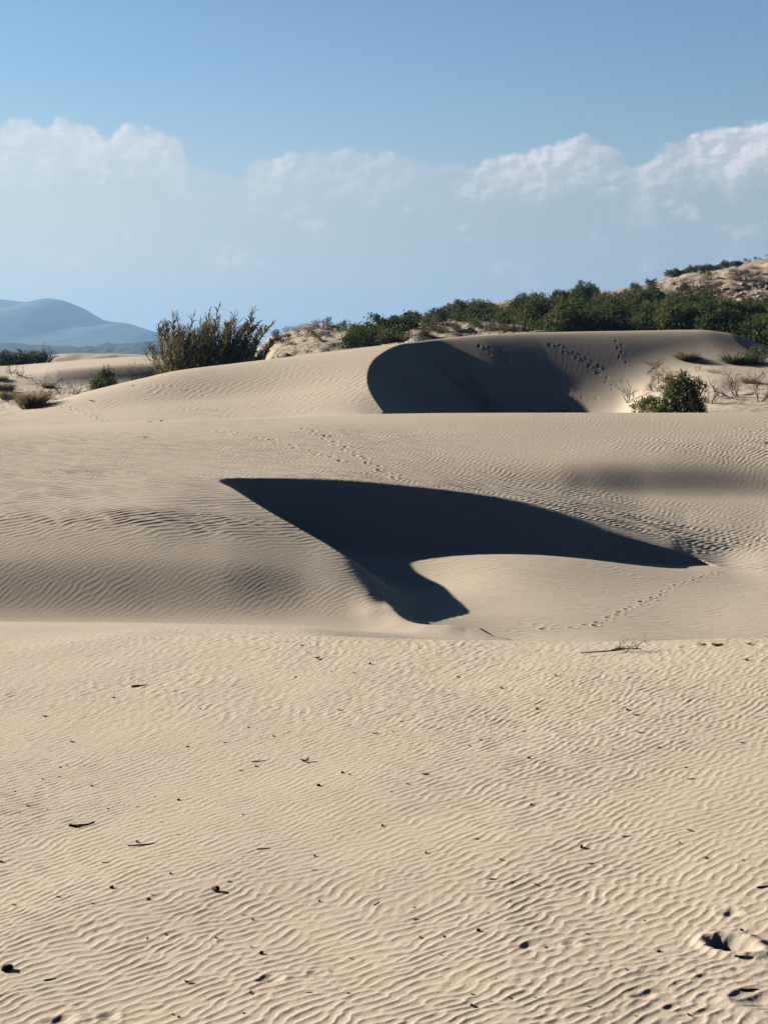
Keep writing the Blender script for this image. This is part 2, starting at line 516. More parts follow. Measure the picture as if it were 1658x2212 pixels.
def carve(crest, poly_extra, floor, rfun, slope, smooth, use_w=True, fade=0.0):
    C, cu = crest_xy(crest, 0.06)
    zc = zat(C[:, 0], C[:, 1]) if use_w else C[:, 2]
    r = rfun(cu, np.linspace(0, 1, len(cu)))
    slope = np.interp(cu, *slope) if isinstance(slope, tuple) else np.full(len(cu), slope)
    Cx = C[:, 0].copy()
    poly = [tuple(p[:2]) for p in C] + poly_extra
    pa = np.array(poly)
    ya, yb = pa[:, 1].min(), pa[:, 1].max()
    r0, r1 = np.searchsorted(YR, [ya, yb])
    ta, tb = (pa[:, 0] / pa[:, 1]).min(), (pa[:, 0] / pa[:, 1]).max()
    c0, c1 = np.searchsorted(TC, [ta, tb])
    for i in range(max(r0 - 1, 0), min(r1 + 1, NR)):
        x = XG[i, c0:c1]; y = YG[i, c0:c1]
        m = in_poly(poly, x, y)
        if not m.any(): continue
        xs, ys = x[m], y[m]
        d2 = (xs[:, None] - C[None, :, 0]) ** 2 + (ys[:, None] - C[None, :, 1]) ** 2
        # lowest of the slip cones from the nearby crest points: keep the nearest point
        k = d2.argmin(1)
        d = np.sqrt(d2[np.arange(len(k)), k])
        rr = r[k]
        s = zc[k] - slope[k] * (np.sqrt(d * d + rr * rr) - rr)
        f = floor(xs, ys)
        hs = smooth
        z = np.where(np.abs(s - f) < hs, (s + f) / 2 + ((s - f) ** 2 + hs * hs) / (4 * hs), np.maximum(s, f))
        row = ZG[i, c0:c1]
        if fade > 0 and len(poly_extra) > 1:
            dd = np.full(xs.shape, 1e9)
            E = np.array(poly_extra)
            for (ax, ay), (bx, by) in zip(E[:-1], E[1:]):
                tt = np.clip(((xs - ax) * (bx - ax) + (ys - ay) * (by - ay)) / ((bx - ax) ** 2 + (by - ay) ** 2), 0, 1)
                dd = np.minimum(dd, np.hypot(xs - ax - tt * (bx - ax), ys - ay - tt * (by - ay)))
            q = sstep(dd, 0.0, fade)
            # the closing edge, back to within a step of the crest's toe
            ax, ay = poly_extra[-1]
            bx, by = ax + 0.72 * (C[0, 0] - ax), ay + 0.72 * (C[0, 1] - ay)
            tt = np.clip(((xs - ax) * (bx - ax) + (ys - ay) * (by - ay)) / ((bx - ax) ** 2 + (by - ay) ** 2), 0, 1)
            q = q * sstep(np.hypot(xs - ax - tt * (bx - ax), ys - ay - tt * (by - ay)), 0.0, 0.55)
            z = row[m] * (1 - q) + z * q
        row[m] = z
        slip = SLIP[i, c0:c1]
        slip[m] = 1.0
        if smooth < 0.2:
            fl = FLOOR1[i, c0:c1]
            fl[m] = sstep(f - s, 0.0, 0.1)


def r1f(u, q):
    return np.where(q < 0.3, 0.04, 0.03) + 0 * u


# a low lip of sand along the toe of the ridge
for i in range(*np.searchsorted(YR, [17.0, 20.2])):
    d = np.full(NC, 9.0)
    for (u0, v0, ya), (u1, v1, yb) in zip(CREST1[:5], CREST1[1:6]):
        for q in np.linspace(0, 1, 8):
            yy = ya + (yb - ya) * q
            xx = float(ray(u0 + (u1 - u0) * q, v0 + (v1 - v0) * q)[0]) * yy
            d = np.minimum(d, (XG[i] - xx) ** 2 + (YG[i] - yy) ** 2)
    ZG[i] += 0.08 * (1 - 0.6 * sstep(XG[i], 0.8, 1.25)) * np.exp(-d / 0.13)
carve(CREST1, [(7.6, 27.6), (7.6, 25.5), (6.8, 22.5), (5.6, 19.8), (4.3, 17.6), (3.0, 16.5), (1.9, 16.4)], FZ, r1f, 0.69, 0.05, use_w=True, fade=1.8)

CREST2 = [(828, 897, 54.2), (818, 882, 55.5), (806, 862, 57), (797, 840, 58.5), (792.5, 818, 60), (792, 803, 61.5), (797, 788, 63), (808, 774, 64.3), (826, 762, 65.5), (850, 751, 67), (880, 741.5, 68.7), (915, 736, 69.4), (955, 730.5, 70), (1050, 722, 70.6), (1200, 716.5, 71.45), (1350, 714, 72.2), (1500, 712, 72.9), (1560, 717, 73.15), (1600, 728, 73.3), (1650, 755, 73.4), (1750, 810, 73.4)]
_fu = [0, 1000, 1165, 1200, 1250, 1320, 1400, 1480, 1560, 1660, 2100]
_fyb = [64, 64, 65.5, 66.4, 67.6, 68.7, 69.7, 70.2, 70.5, 70.5, 70.5]
_fzb = [-3.8, -3.7, -3.20, -2.85, -2.25, -1.58, -0.98, -0.58, -0.36, -0.35, -0.6]
_fsl = [0.02, 0.05, 0.22, 0.30, 0.36, 0.32, 0.19, 0.155, 0.155, 0.15, 0.14]


def F2(x, y):
    u = CX + F * x / y
    yb, zb, sl = pchip1(_fu, _fyb, u), pchip1(_fu, _fzb, u), pchip1(_fu, _fsl, u)
    z = zb - sl * (yb - y)
    z = np.maximum(z, -3.9 + 0 * z)
    return z + H + 0.03 * wobble(x, y, 5.0, 2) * sstep(u, 1250, 1400)


def r2f(u, q):
    return np.interp(u, [700, 850, 900, 980, 1150, 1300, 1500, 1700], [0.03, 0.05, 0.20, 0.42, 0.65, 1.0, 1.2, 1.2]) * np.where(q < 0.45, np.where(u < 850, 1, 1), 1)


pe = [(float(ray(1750, 891)[0]) * 51.5, 51.5), (float(ray(829, 893)[0]) * 51.5, 51.5)]
carve(CREST2, pe, F2, r2f, ([780, 1050, 1180, 1330, 1600], [0.72, 0.72, 0.70, 0.677, 0.672]), 0.9)

# light smoothing so that crests are crisp but not knife-edged
ZG[:] = blur_rows(ZG, 1)
ZG[:, 1:-1] = 0.25 * ZG[:, :-2] + 0.5 * ZG[:, 1:-1] + 0.25 * ZG[:, 2:]

# ---- broad undulation and the ripples
ZG += 0.008 * wobble(XG, YG, 1.6, 4) * (YG < 14)
free = 1 - np.clip(SLIP - 0.0, 0, 1)
for _ in range(6):                           # feather the ripples' edge
    free[1:-1] = 0.25 * free[:-2] + 0.5 * free[1:-1] + 0.25 * free[2:]
free = free * (1 - SLIP * 0.9)
Ug = CX + F * XG / YG


def band(y, a0, a1, b0, b1):
    return sstep(y, a0, a1) * (1 - sstep(y, b0, b1))


def add_ripples(y0, y1, msk, *a, h, **k):
    r0, r1 = np.searchsorted(YR, [y0, y1])
    x, y = XG[r0:r1], YG[r0:r1]
    ZG[r0:r1] += h * msk(x, y, Ug[r0:r1]) * free[r0:r1] * ripples(x, y, *a, **k)


def m_near(x, y, u):
    patch = 0.75 + 0.25 * np.clip(wobble(x, y, 2.2, 6), -1.5, 1.5)
    return patch * (1 + 0.25 * (1 - sstep(y, 5.5, 8.0))) * (1 - sstep(y, 10.6, 12.6) * 0.45) * (1 - sstep(y, 15.5, 17.5))


add_ripples(3.2, 18.0, m_near, 0.053, radians(38), h=0.0023, bend=0.22, bscale=0.9, seed=0, cell=0.38, harm=0.12)
def m_far(x, y, u):
    return sstep(y, 7.5, 10.5) * (1 - sstep(y, 16, 17.5)) * (0.8 + 0.3 * wobble(x, y, 1.6, 16))


add_ripples(7.0, 18.0, m_far, 0.080, radians(62), h=0.0009, bend=0.3, bscale=0.8, seed=8, cell=2.0)


def m_mid(x, y, u):
    steep = sstep(y, 18.6, 19.8) * (0.5 + 0.5 * sstep(y, 20.2, 22.0))
    steep = steep * (1 - sstep(u, 985, 1075) * (1 - sstep(y, 26.5, 28.5)))
    steep = steep * (1 - 0.7 * np.exp(-((x + 1.6) ** 2 + (y - 21.0) ** 2) / 1.8))
    return steep * (1 - sstep(y, 28.5, 30.5)) * (0.85 + 0.12 * wobble(x, y, 3.0, 7)) 


add_ripples(18.0, 31.0, lambda x, y, u: m_mid(x, y, u) * (1 - sstep(y, 20.4, 21.8)), 0.092, radians(45), h=0.0042, bend=0.25, bscale=1.6, seed=2, cell=0.3, tile=RC)
add_ripples(18.0, 31.0, lambda x, y, u: m_mid(x, y, u) * band(y, 20.4, 21.8, 22.4, 24.0), 0.150, radians(41), h=0.0060, bend=0.25, bscale=2.2, seed=3, cell=0.3, tile=RC)
add_ripples(18.0, 31.0, lambda x, y, u: m_mid(x, y, u) * sstep(y, 22.4, 24.0), 0.235, radians(36), h=0.0050, bend=0.25, bscale=3.2, seed=5, cell=0.25, tile=RC)


def m_second(x, y, u):
    smooth_ = 1 - 0.85 * sstep(u, 1080, 1300) * band(y, 37.4, 38.6, 40.0, 41.6)
    return smooth_ * sstep(y, 29, 32) * (1 - 0.45 * sstep(y, 44, 50)) * (1 - sstep(y, 50, 52)) * (0.85 + 0.2 * wobble(x, y, 5.0, 8))


add_ripples(28.5, 52.0, m_second, 0.150, radians(55), h=0.0064, bend=0.25, bscale=2.6, seed=4, cell=0.25, tile=RC)


def m_third(x, y, u):
    return sstep(y, 52, 54) * (1 - sstep(y, 58, 68) * 0.75) * (0.8 + 0.3 * wobble(x, y, 6.0, 9)) * (1 - sstep(y, 72, 74))


add_ripples(52.0, 74.0, m_third, 0.33, radians(55), h=0.007, bend=0.25, bscale=5, seed=6)
# faint long ripples on the hollow floor
r0, r1 = np.searchsorted(YR, [17.0, 29.5])
x, y = XG[r0:r1], YG[r0:r1]
ZG[r0:r1] += 0.0022 * np.maximum(FLOOR1[r0:r1], sstep(Ug[r0:r1], 1000, 1090) * free[r0:r1]) * ripples(x, y, 0.19, radians(8), bend=0.5, bscale=2.0, seed=3, cell=0.5)
# rough, trampled flat of scrub far left and rough ground round the mound
ZG += 0.05 * wobble(XG, YG, 3.0, 10) * band(YG, 72, 76, 104, 107) + 0.03 * wobble(XG, YG, 1.0, 11) * band(YG, 74, 78, 100, 105)
mnd = band(YG, 54, 56, 63, 66) * sstep(Ug, 1330, 1420) * SLIP
ZG += mnd * (0.03 * wobble(XG, YG, 2.6, 12) + 0.008 * wobble(XG, YG, 1.0, 13))


def hit(u, v, Ymin=3.3, off=0.0):
    """first point of the sand seen along the view ray of (u, v), beyond depth Ymin"""
    a, b = ray(u, v)
    fj = np.interp(float(a), TC, np.arange(NC))
    j = min(int(fj), NC - 2); q = fj - j
    zr = H + YR * float(b)
    zz = ZG[:, j] * (1 - q) + ZG[:, j + 1] * q
    ok = np.nonzero((zz >= zr) & (YR >= Ymin))[0]
    if len(ok) == 0:
        return None
    i = max(ok[0], 1)
    d0 = zr[i - 1] - zz[i - 1]; d1 = zr[i] - zz[i]
    f = d0 / (d0 - d1) if (d0 - d1) > 1e-9 and d0 > 0 else 0
    Y = YR[i - 1] + f * (YR[i] - YR[i - 1])
    return float(a) * Y, Y, float(H + b * Y)


def at(u, Y):
    """point of the sand at depth Y in the column of u"""
    x = (u - CX) / F * Y * 1.003
    return x, Y, float(zat(x, Y))


def window(x, y, rad):
    r0, r1 = np.searchsorted(YR, [y - rad, y + rad])
    c0, c1 = np.searchsorted(TC, [(x - rad) / y, (x + rad) / max(y - rad, 1)])
    return slice(max(r0, 0), min(r1 + 1, NR)), slice(max(c0 - 1, 0), min(c1 + 1, NC))


def stamp(x, y, ang, la, lb, depth, rim=0.35, flat=0.0, soft=1.0):
    """press an oval footprint: half length la, half width lb, rim of pushed-up sand"""
    R_, C_ = window(x, y, 2.6 * max(la, lb))
    X = XG[R_, C_] - x; Y = YG[R_, C_] - y
    c, s = cos(ang), sin(ang)
    p = (X * c + Y * s) / la; q = (-X * s + Y * c) / lb
    r = np.sqrt(p * p + q * q)
    pit = -0.8 * depth * (1 - sstep(r, 0.0, 1.15))
    rm = depth * rim * np.exp(-((r - 1.25) / 0.28) ** 2)
    k = 1 - sstep(r, 0.6, 1.2)
    A = ZG[R_, C_]
    if flat > 0 and k.sum() > 0:
        A = A + (zat(x, y) - A) * k * flat
    ZG[R_, C_] = A + pit + rm


# ---- footprints close by
def crop4(x, y): return (1512 + x * .9113) * .5484, (3200 + y * .9113) * .5484
def crop3(x, y): return (x * .912) * .5484, (3200 + y * .912) * .5484
def crop2(x, y): return (1512 + x * .9113) * .5484, (2450 + y * .9113) * .5484
def crop1(x, y): return (x * .912) * .5484, (2450 + y * .912) * .5484


for (px, py, ang, la, lb, dep, rim) in (
        (*crop4(615, 582), 0.25, 0.055, 0.040, 0.022, 0.2), (*crop4(690, 572), 0.1, 0.10, 0.050, 0.016, 0.1), (*crop4(812, 568), 0.0, 0.036, 0.034, 0.024, 0.3),
        (*crop4(1500, 436), 0.5, 0.050, 0.045, 0.034, 0.25), (*crop4(1600, 425), 0.2, 0.11, 0.05, 0.012, 0.2),
        (*crop4(1505, 572), -0.7, 0.105, 0.075, 0.075, 0.35), (*crop4(1635, 565), 0.1, 0.12, 0.07, 0.040, 0.2),
        (*crop4(1195, 700), -0.1, 0.105, 0.065, 0.028, 0.25), (*crop4(1120, 788), 0.3, 0.050, 0.034, 0.026, 0.25), (*crop4(1185, 772), 0.5, 0.05, 0.03, 0.012, 0.3),
        (*crop4(1645, 815), -0.5, 0.12, 0.085, 0.050, 0.45),
        (*crop3(1168, 722), 0.1, 0.052, 0.042, 0.032, 0.3), (*crop3(1265, 705), 0.15, 0.07, 0.045, -0.008, 0.0), (*crop3(1368, 692), 0.1, 0.040, 0.028, 0.026, 0.35), (*crop3(1440, 680), 0.2, 0.05, 0.03, 0.008, 0.4),
        (*crop3(260, 903), 0.3, 0.065, 0.04, 0.030, 0.3), (*crop3(360, 890), 0.1, 0.085, 0.05, -0.014, 0.0), (*crop3(470, 882), 0.1, 0.040, 0.034, 0.028, 0.3),
        (*crop4(1240, 845), 0.6, 0.03, 0.02, 0.012, 0.6), (*crop4(1350, 870), 0.3, 0.08, 0.02, 0.010, 0.5),
        (*crop1(125, 114), 0.1, 0.05, 0.05, 0.014, 0.4), (*crop1(280, 98), 0.1, 0.05, 0.05, 0.014, 0.4), (*crop1(335, 88), 0.1, 0.05, 0.05, 0.012, 0.4), (*crop1(60, 132), 0.1, 0.06, 0.05, 0.012, 0.4),
        (*crop2(1310, 108), 0.0, 0.06, 0.06, 0.02, 0.5), (*crop2(1380, 99), 0.0, 0.05, 0.06, 0.02, 0.5), (*crop2(1300, 124), 0.0, 0.04, 0.05, 0.014, 0.5)):
    p = hit(px, py)
    if p: stamp(p[0], p[1], ang, la * 0.95, lb * 0.95, dep * (0.8 if dep > 0.06 else 0.40), rim * 0.6)
# disturbed, crumbly sand round the prints in the near corner
p = hit(*crop4(1330, 760))
if p:
    R_, C_ = window(p[0], p[1], 1.0)
    X = XG[R_, C_] - p[0] - 0.15; Y = YG[R_, C_] - p[1] - 0.1
    g = np.exp(-((X / 0.40) ** 2 + (Y / 0.36) ** 2))
    ZG[R_, C_] += g * (0.0028 * wobble(XG[R_, C_], YG[R_, C_], 0.30, 14) + 0.0007 * wobble(XG[R_, C_], YG[R_, C_], 0.08, 15))


def trail(path, step, la, lb, dep, side=0.0, Ymin=3.3, jit=0.2, rim=0.4, seed=1):
    r = random.Random(seed)
    P = [hit(u, v, Ymin) for u, v in path]
    P = np.array([p for p in P if p is not None])
    if len(P) < 2: return
    s = np.concatenate([[0], np.cumsum(np.hypot(*np.diff(P[:, :2], axis=0).T))])
    q = 0.0; n = 0
    while q < s[-1]:
        x = np.interp(q, s, P[:, 0]); y = np.interp(q, s, P[:, 1])
        x2 = np.interp(min(q + .3, s[-1]), s, P[:, 0]); y2 = np.interp(min(q + .3, s[-1]), s, P[:, 1])
        a = math.atan2(y2 - y, x2 - x)
        sg = side if n % 2 else -side
        stamp(x - sin(a) * sg + r.gauss(0, .02), y + cos(a) * sg + r.gauss(0, .02), a + r.gauss(0, .2), la * r.uniform(.8, 1.2), lb * r.uniform(.8, 1.2), dep * r.uniform(.6, 1.25), rim)
        q += step * (1 + r.uniform(-jit, jit)); n += 1


# small animal tracks over the hollow floor, walkers' tracks over the dunes behind
trail([(1275, 1350), (1310, 1339), (1365, 1312), (1400, 1295), (1450, 1270), (1490, 1254), (1560, 1234)], 0.36, 0.075, 0.05, 0.015, 0.03, seed=2)
trail([(1100, 1362), (1150, 1360), (1200, 1358), (1275, 1350)], 0.45, 0.07, 0.05, 0.012, 0.04, seed=3)
trail([(1480, 1200), (1530, 1180), (1600, 1172), (1650, 1168)], 0.6, 0.14, 0.09, 0.018, 0.06, seed=4, jit=.6)
trail([(1330, 1105), (1450, 1130), (1560, 1128), (1650, 1150)], 0.9, 0.14, 0.09, 0.012, 0.2, seed=14, jit=.6)
trail([(480, 930), (560, 945), (640, 965), (700, 984), (760, 1000)], 0.62, 0.15, 0.09, 0.028, 0.10, seed=5)
trail([(660, 925), (720, 955), (790, 995), (860, 1032)], 0.62, 0.15, 0.09, 0.026, 0.10, seed=6)
trail([(1600, 925), (1640, 945), (1700, 975)], 0.62, 0.15, 0.09, 0.02, 0.10, seed=16)
trail([(140, 876), (190, 892), (235, 911)], 0.6, 0.16, 0.1, 0.03, 0.10, seed=7)
trail([(345, 832), (400, 841), (460, 856)], 0.7, 0.16, 0.1, 0.03, 0.10, seed=8)
for pth, sd, dp in (([(968, 775), (1000, 800), (1030, 830), (1062, 862)], .28, .11), ([(1040, 745), (1100, 785), (1150, 812), (1210, 848)], .16, .10),
                    ([(1080, 757), (1130, 785), (1180, 815), (1228, 850)], .16, .10), ([(1190, 742), (1230, 760), (1270, 782), (1300, 806)], .14, .08),
                    ([(1335, 735), (1338, 755), (1346, 785)], .12, .05), ([(1210, 848), (1240, 860), (1290, 862)], .1, .04), ([(1300, 806), (1320, 835), (1350, 846)], .1, .045)):
    trail(pth, 0.33, 0.115, 0.075, dp * 0.5, sd, Ymin=54, rim=0.15, seed=int(pth[0][0]))

# ------------------------------------------------------------------ materials
def mat(name):
    m = bpy.data.materials.new(name)
    m.use_nodes = True
    t = NT(m.node_tree)
    out = t.n('ShaderNodeOutputMaterial')
    b = t.n('ShaderNodeBsdfPrincipled')
    b.inputs['Roughness'].default_value = 0.9
    if 'Specular IOR Level' in b.inputs: b.inputs['Specular IOR Level'].default_value = 0.15
    t.link(b.outputs[0], out.inputs['Surface'])
    return m, t, b


def sand_mat():
    m, t, b = mat("sand")
    co = t.n('ShaderNodeTexCoord').outputs['Object']
    big = t.noise(co, 0.35, 4)
    mid = t.noise(co, 3.0, 5, 0.6)
    grain = t.noise(co, 210.0, 3, 0.75)
    grain2 = t.noise(co, 55.0, 3, 0.7)
    c = t.mix(big, rgb(0.490, 0.414, 0.314), rgb(0.530, 0.454, 0.350))
    c = t.mix(t.m('MULTIPLY', t.smooth(mid, 0.35, 0.75), 0.35), c, rgb(0.44, 0.36, 0.262))
    g = t.m('ADD', t.m('MULTIPLY', t.m('SUBTRACT', grain, 0.5), 0.95), t.m('MULTIPLY', t.m('SUBTRACT', grain2, 0.5), 0.35))
    k = t.m('ADD', 1.0, g)
    kk = t.n('ShaderNodeCombineXYZ', inp={0: k, 1: k, 2: k}).outputs[0]
    c = t.mix(1.0, c, kk, 'MULTIPLY')
    t.set(b.inputs['Base Color'], c)
    bp = t.n('ShaderNodeBump', inp={'Strength': 0.55, 'Distance': 0.004, 'Height': t.m('ADD', t.m('MULTIPLY', grain, 0.7), t.m('MULTIPLY', grain2, 1.2))})
    t.link(bp.outputs[0], b.inputs['Normal'])
    return m


M_SAND = sand_mat()

V = np.stack([XG, YG, ZG], -1).reshape(-1, 3)
me = mesh_np("sand", V, grid_faces(NR, NC), 4, smooth=True)
so = link_mesh("sand_dunes", me, M_SAND)
tag(so, "pale rippled sand dunes with dark slip faces and a flat rippled foreground", "sand", kind='structure')

# ------------------------------------------------------------------ ground beyond the dunes
def grid_surface(name, knots, ys, ts, m, rough=(), label=None, cat=None, kind='structure'):
    ky, kz = [], []
    for rows in knots:
        tt, zz, yy = [], [], []
        for u, v, Y in rows:
            if isinstance(v, tuple):
                z = v[1]; zc = Y * cos(TILT) - z * sin(TILT)
                tt.append((u - CX) / F * zc / Y)
            else:
                a, b = ray(u, v); tt.append(float(a)); z = float(b) * Y
            zz.append(z); yy.append(Y)
        ky.append(pchip1(tt, yy, ts)); kz.append(pchip1(tt, zz, ts) + H)
    z = pchip_cols(np.stack(ky), np.stack(kz), ys[:, None])
    x = ts[None, :] * ys[:, None]
    y = np.broadcast_to(ys[:, None], x.shape)
    for amp, sc, k in rough:
        z = z + amp * wobble(x, y, sc, k)
    me = mesh_np(name, np.stack([x, y, z], -1).reshape(-1, 3), grid_faces(len(ys), len(ts)), 4, smooth=True)
    o = link_mesh(name, me, m)
    if kind: o['kind'] = kind
    if label: o['label'] = label
    if cat: o['category'] = cat
    return o, x, y, z


def hill_mat():
    m, t, b = mat("scrub_soil")
    co = t.n('ShaderNodeTexCoord').outputs['Object']
    a = t.noise(co, 0.10, 5, 0.6)
    c_ = t.noise(co, 0.9, 6, 0.7)
    d = t.noise(co, 3.5, 5, 0.7)
    col = t.mix(t.smooth(c_, 0.42, 0.66), rgb(0.44, 0.36, 0.265), rgb(0.25, 0.17, 0.12))
    col = t.mix(t.smooth(d, 0.50, 0.72), col, rgb(0.12, 0.085, 0.055))
    col = t.mix(t.smooth(a, 0.52, 0.64), col, rgb(0.47, 0.39, 0.285))
    px_ = t.n('ShaderNodeSeparateXYZ', inp={0: co}).outputs[0]
    col = t.mix(t.smooth(px_, 2.0, 14.0), t.mix(t.smooth(c_, 0.52, 0.72), rgb(0.47, 0.39, 0.285), rgb(0.27, 0.20, 0.14)), col)
    t.set(b.inputs['Base Color'], col)
    bp = t.n('ShaderNodeBump', inp={'Strength': 1.0, 'Distance': 0.5, 'Height': t.m('ADD', c_, t.m('MULTIPLY', d, 0.4))})
    t.link(bp.outputs[0], b.inputs['Normal'])
    return m


M_HILL = hill_mat()
hk = [
    [(-100, Z(-6.5), 78), (560, Z(-5.0), 78), (829, Z(-4.0), 78), (2100, Z(-4.0), 78)],
    [(-100, Z(-6.5), 98), (500, Z(-5.5), 98), (590, 776, 98), (700, 757, 98), (800, 745, 98), (900, 734, 98), (1000, 727, 98), (1200, 718, 98), (1500, 712, 98), (1658, 705, 98), (2100, 700, 98)],
    [(-100, Z(-6.5), 130), (500, Z(-5.5), 130), (560, 757, 130), (590, 738, 130), (640, 722, 130), (700, 713, 130), (800, 716, 130), (900, 706, 132), (1000, 698, 134), (1140, 698, 136), (1350, 692, 140), (1500, 684, 140), (1658, 670, 140), (2100, 650, 140)],
    [(-100, Z(-6.5), 172), (500, Z(-6.0), 172), (640, Z(-2.0), 172), (760, 724, 172), (830, 705, 172), (900, 694, 172), (1000, 680, 172), (1140, 668, 172), (1350, 655, 174), (1500, 640, 176), (1658, 622, 176), (2100, 600, 176)],
    [(-100, Z(-6.5), 215), (500, Z(-6.0), 215), (700, Z(-3.0), 215), (850, 712, 212), (1000, 672, 208), (1140, 652, 208), (1280, 638, 210), (1360, 630, 212), (1440, 611, 215), (1500, 594, 218), (1560, 582, 220), (1600, 577, 220), (1658, 569, 222), (1750, 560, 222), (2100, 545, 222)],
    [(-100, Z(-6.5), 300), (829, Z(-6.0), 300), (2100, Z(2.0), 300)],
    [(-100, Z(-6.5), 400), (829, Z(-6.5), 400), (2100, Z(-6.5), 400)],
]
hy = np.concatenate([np.arange(78, 230, 0.55), np.arange(230, 400, 4.0)])
ht = np.arange(-0.28, 0.45, 0.0022)
hill, HX, HY, HZ = grid_surface("hillside", hk, hy, ht, M_HILL, ((0.22, 7.0, 20), (0.10, 2.5, 21)),
                                "scrub covered sandy hillside rising behind the dunes", "hill")


def hill_hit(u, v, Ymin=80):
    a, b = ray(u, v)
    fj = np.interp(float(a), ht, np.arange(len(ht))); j = min(int(fj), len(ht) - 2); q = fj - j
    zz = HZ[:, j] * (1 - q) + HZ[:, j + 1] * q
    zr = H + hy * float(b)
    ok = np.nonzero((zz >= zr) & (hy >= Ymin) & (hy < 226))[0]
    if len(ok) == 0: return None
    i = ok[0]
    return float(a) * hy[i], float(hy[i]), float(zz[i])


def hill_top(u):
    """highest point of the hill seen in the column of u"""
    a = float(ray(u, 650)[0])
    j = int(np.argmin(abs(ht - a)))
    v = proj(ht[j] * hy, hy, HZ[:, j])[1]
    k = int(np.argmin(np.where((hy > 85) & (hy < 226), v, 1e9)))
    return a * hy[k], float(hy[k]), float(HZ[k, j])


# far plain, distant ridges and the mountain
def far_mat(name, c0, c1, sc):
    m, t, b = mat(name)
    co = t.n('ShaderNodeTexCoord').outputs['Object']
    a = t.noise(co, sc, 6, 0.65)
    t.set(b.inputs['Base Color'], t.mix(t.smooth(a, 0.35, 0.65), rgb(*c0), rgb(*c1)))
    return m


M_PLAIN = far_mat("plain_scrub", (0.10, 0.09, 0.05), (0.05, 0.06, 0.035), 0.02)
me = mesh_np("plain", [(-9000, 60, H - 6.2), (9000, 60, H - 6.2), (9000, 9000, H - 6.2), (-9000, 9000, H - 6.2)], [(0, 1, 2, 3)], 4)
tag(link_mesh("plain", me, M_PLAIN), "flat scrub plain reaching to the horizon", "ground", kind='structure')
me = mesh_np("ground_near", [(-60, -60, H - 7.0), (60, -60, H - 7.0), (60, 60, H - 7.0), (-60, 60, H - 7.0)], [(0, 1, 2, 3)], 4)
M_HAZED_PEAK = far_mat("hazed_peak", (0.070, 0.108, 0.135), (0.092, 0.132, 0.158), 0.012)  # part of the distance haze is mixed into this base colour as blue


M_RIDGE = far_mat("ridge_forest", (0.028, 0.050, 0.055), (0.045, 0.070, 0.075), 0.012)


def ridge(name, prof, Y, depth, amp, seed, m, label, cat):
    us = np.array([p[0] for p in prof]); vs = np.array([p[1] for p in prof])
    uu = np.linspace(us[0], us[-1], 420)
    vv = pchip1(us, vs, uu)
    a, b = ray(uu, vv)
    nz = 60
    q = np.linspace(-1, 1, nz)                          # -1 the near foot, 0 the ridge line, 1 the far foot
    x = a[None, :] * (Y + 0 * q[:, None]); y = Y + depth * q[:, None] + 0 * x
    top_ = b[None, :] * Y + 6.2
    prof_ = np.where(q < 0, 1 + q, 1 - q)[:, None]
    r = np.random.default_rng(seed)
    sc = depth / 3.0
    n = wobble(x, y, sc, seed) + 0.6 * wobble(x, y, sc * 0.4, seed + 1) + 0.3 * wobble(x, y, sc * 0.18, seed + 2)
    z = top_ * prof_ ** 0.85 + amp * n * np.minimum(prof_ * 3, 1) * (1 - 0.75 * prof_)
    z += 0.12 * amp * wobble(x, y, sc * 0.10, seed + 3)
    me = mesh_np(name, np.stack([x, y, z + H - 6.4], -1).reshape(-1, 3), grid_faces(nz, 420), 4, smooth=True)
    o = link_mesh(name, me, m)
    tag(o, label, cat, kind='structure')
    return o


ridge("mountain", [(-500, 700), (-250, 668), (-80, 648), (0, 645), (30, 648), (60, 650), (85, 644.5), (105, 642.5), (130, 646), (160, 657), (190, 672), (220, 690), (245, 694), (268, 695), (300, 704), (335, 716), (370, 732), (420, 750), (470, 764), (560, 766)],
      5200, 1500, 3, 31, M_HAZED_PEAK, "hazy blue mountain with a rounded double summit far off", "mountain")
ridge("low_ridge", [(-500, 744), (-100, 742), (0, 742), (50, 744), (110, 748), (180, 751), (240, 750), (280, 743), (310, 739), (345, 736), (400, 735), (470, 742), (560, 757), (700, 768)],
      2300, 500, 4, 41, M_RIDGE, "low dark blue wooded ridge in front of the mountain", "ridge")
far_d, *_ = grid_surface("far_dune", [
    [(-400, Z(-6.3), 240), (700, Z(-6.3), 240)],
    [(-400, Z(-6.2), 262), (100, Z(-3.6), 262), (350, Z(-3.6), 262), (700, Z(-6.2), 262)],
    [(-400, Z(-6.2), 275), (40, 772, 275), (120, 766, 275), (180, 764, 275), (230, 765.5, 275), (330, 767, 275), (700, Z(-6.2), 275)],
    [(-400, Z(-6.3), 330), (700, Z(-6.3), 330)]], np.arange(240, 331, 1.0), np.linspace(-0.4, -0.05, 160), M_SAND, ((0.12, 9, 3),),
    "dark shaded dune low on the horizon below the ridge", "dune")

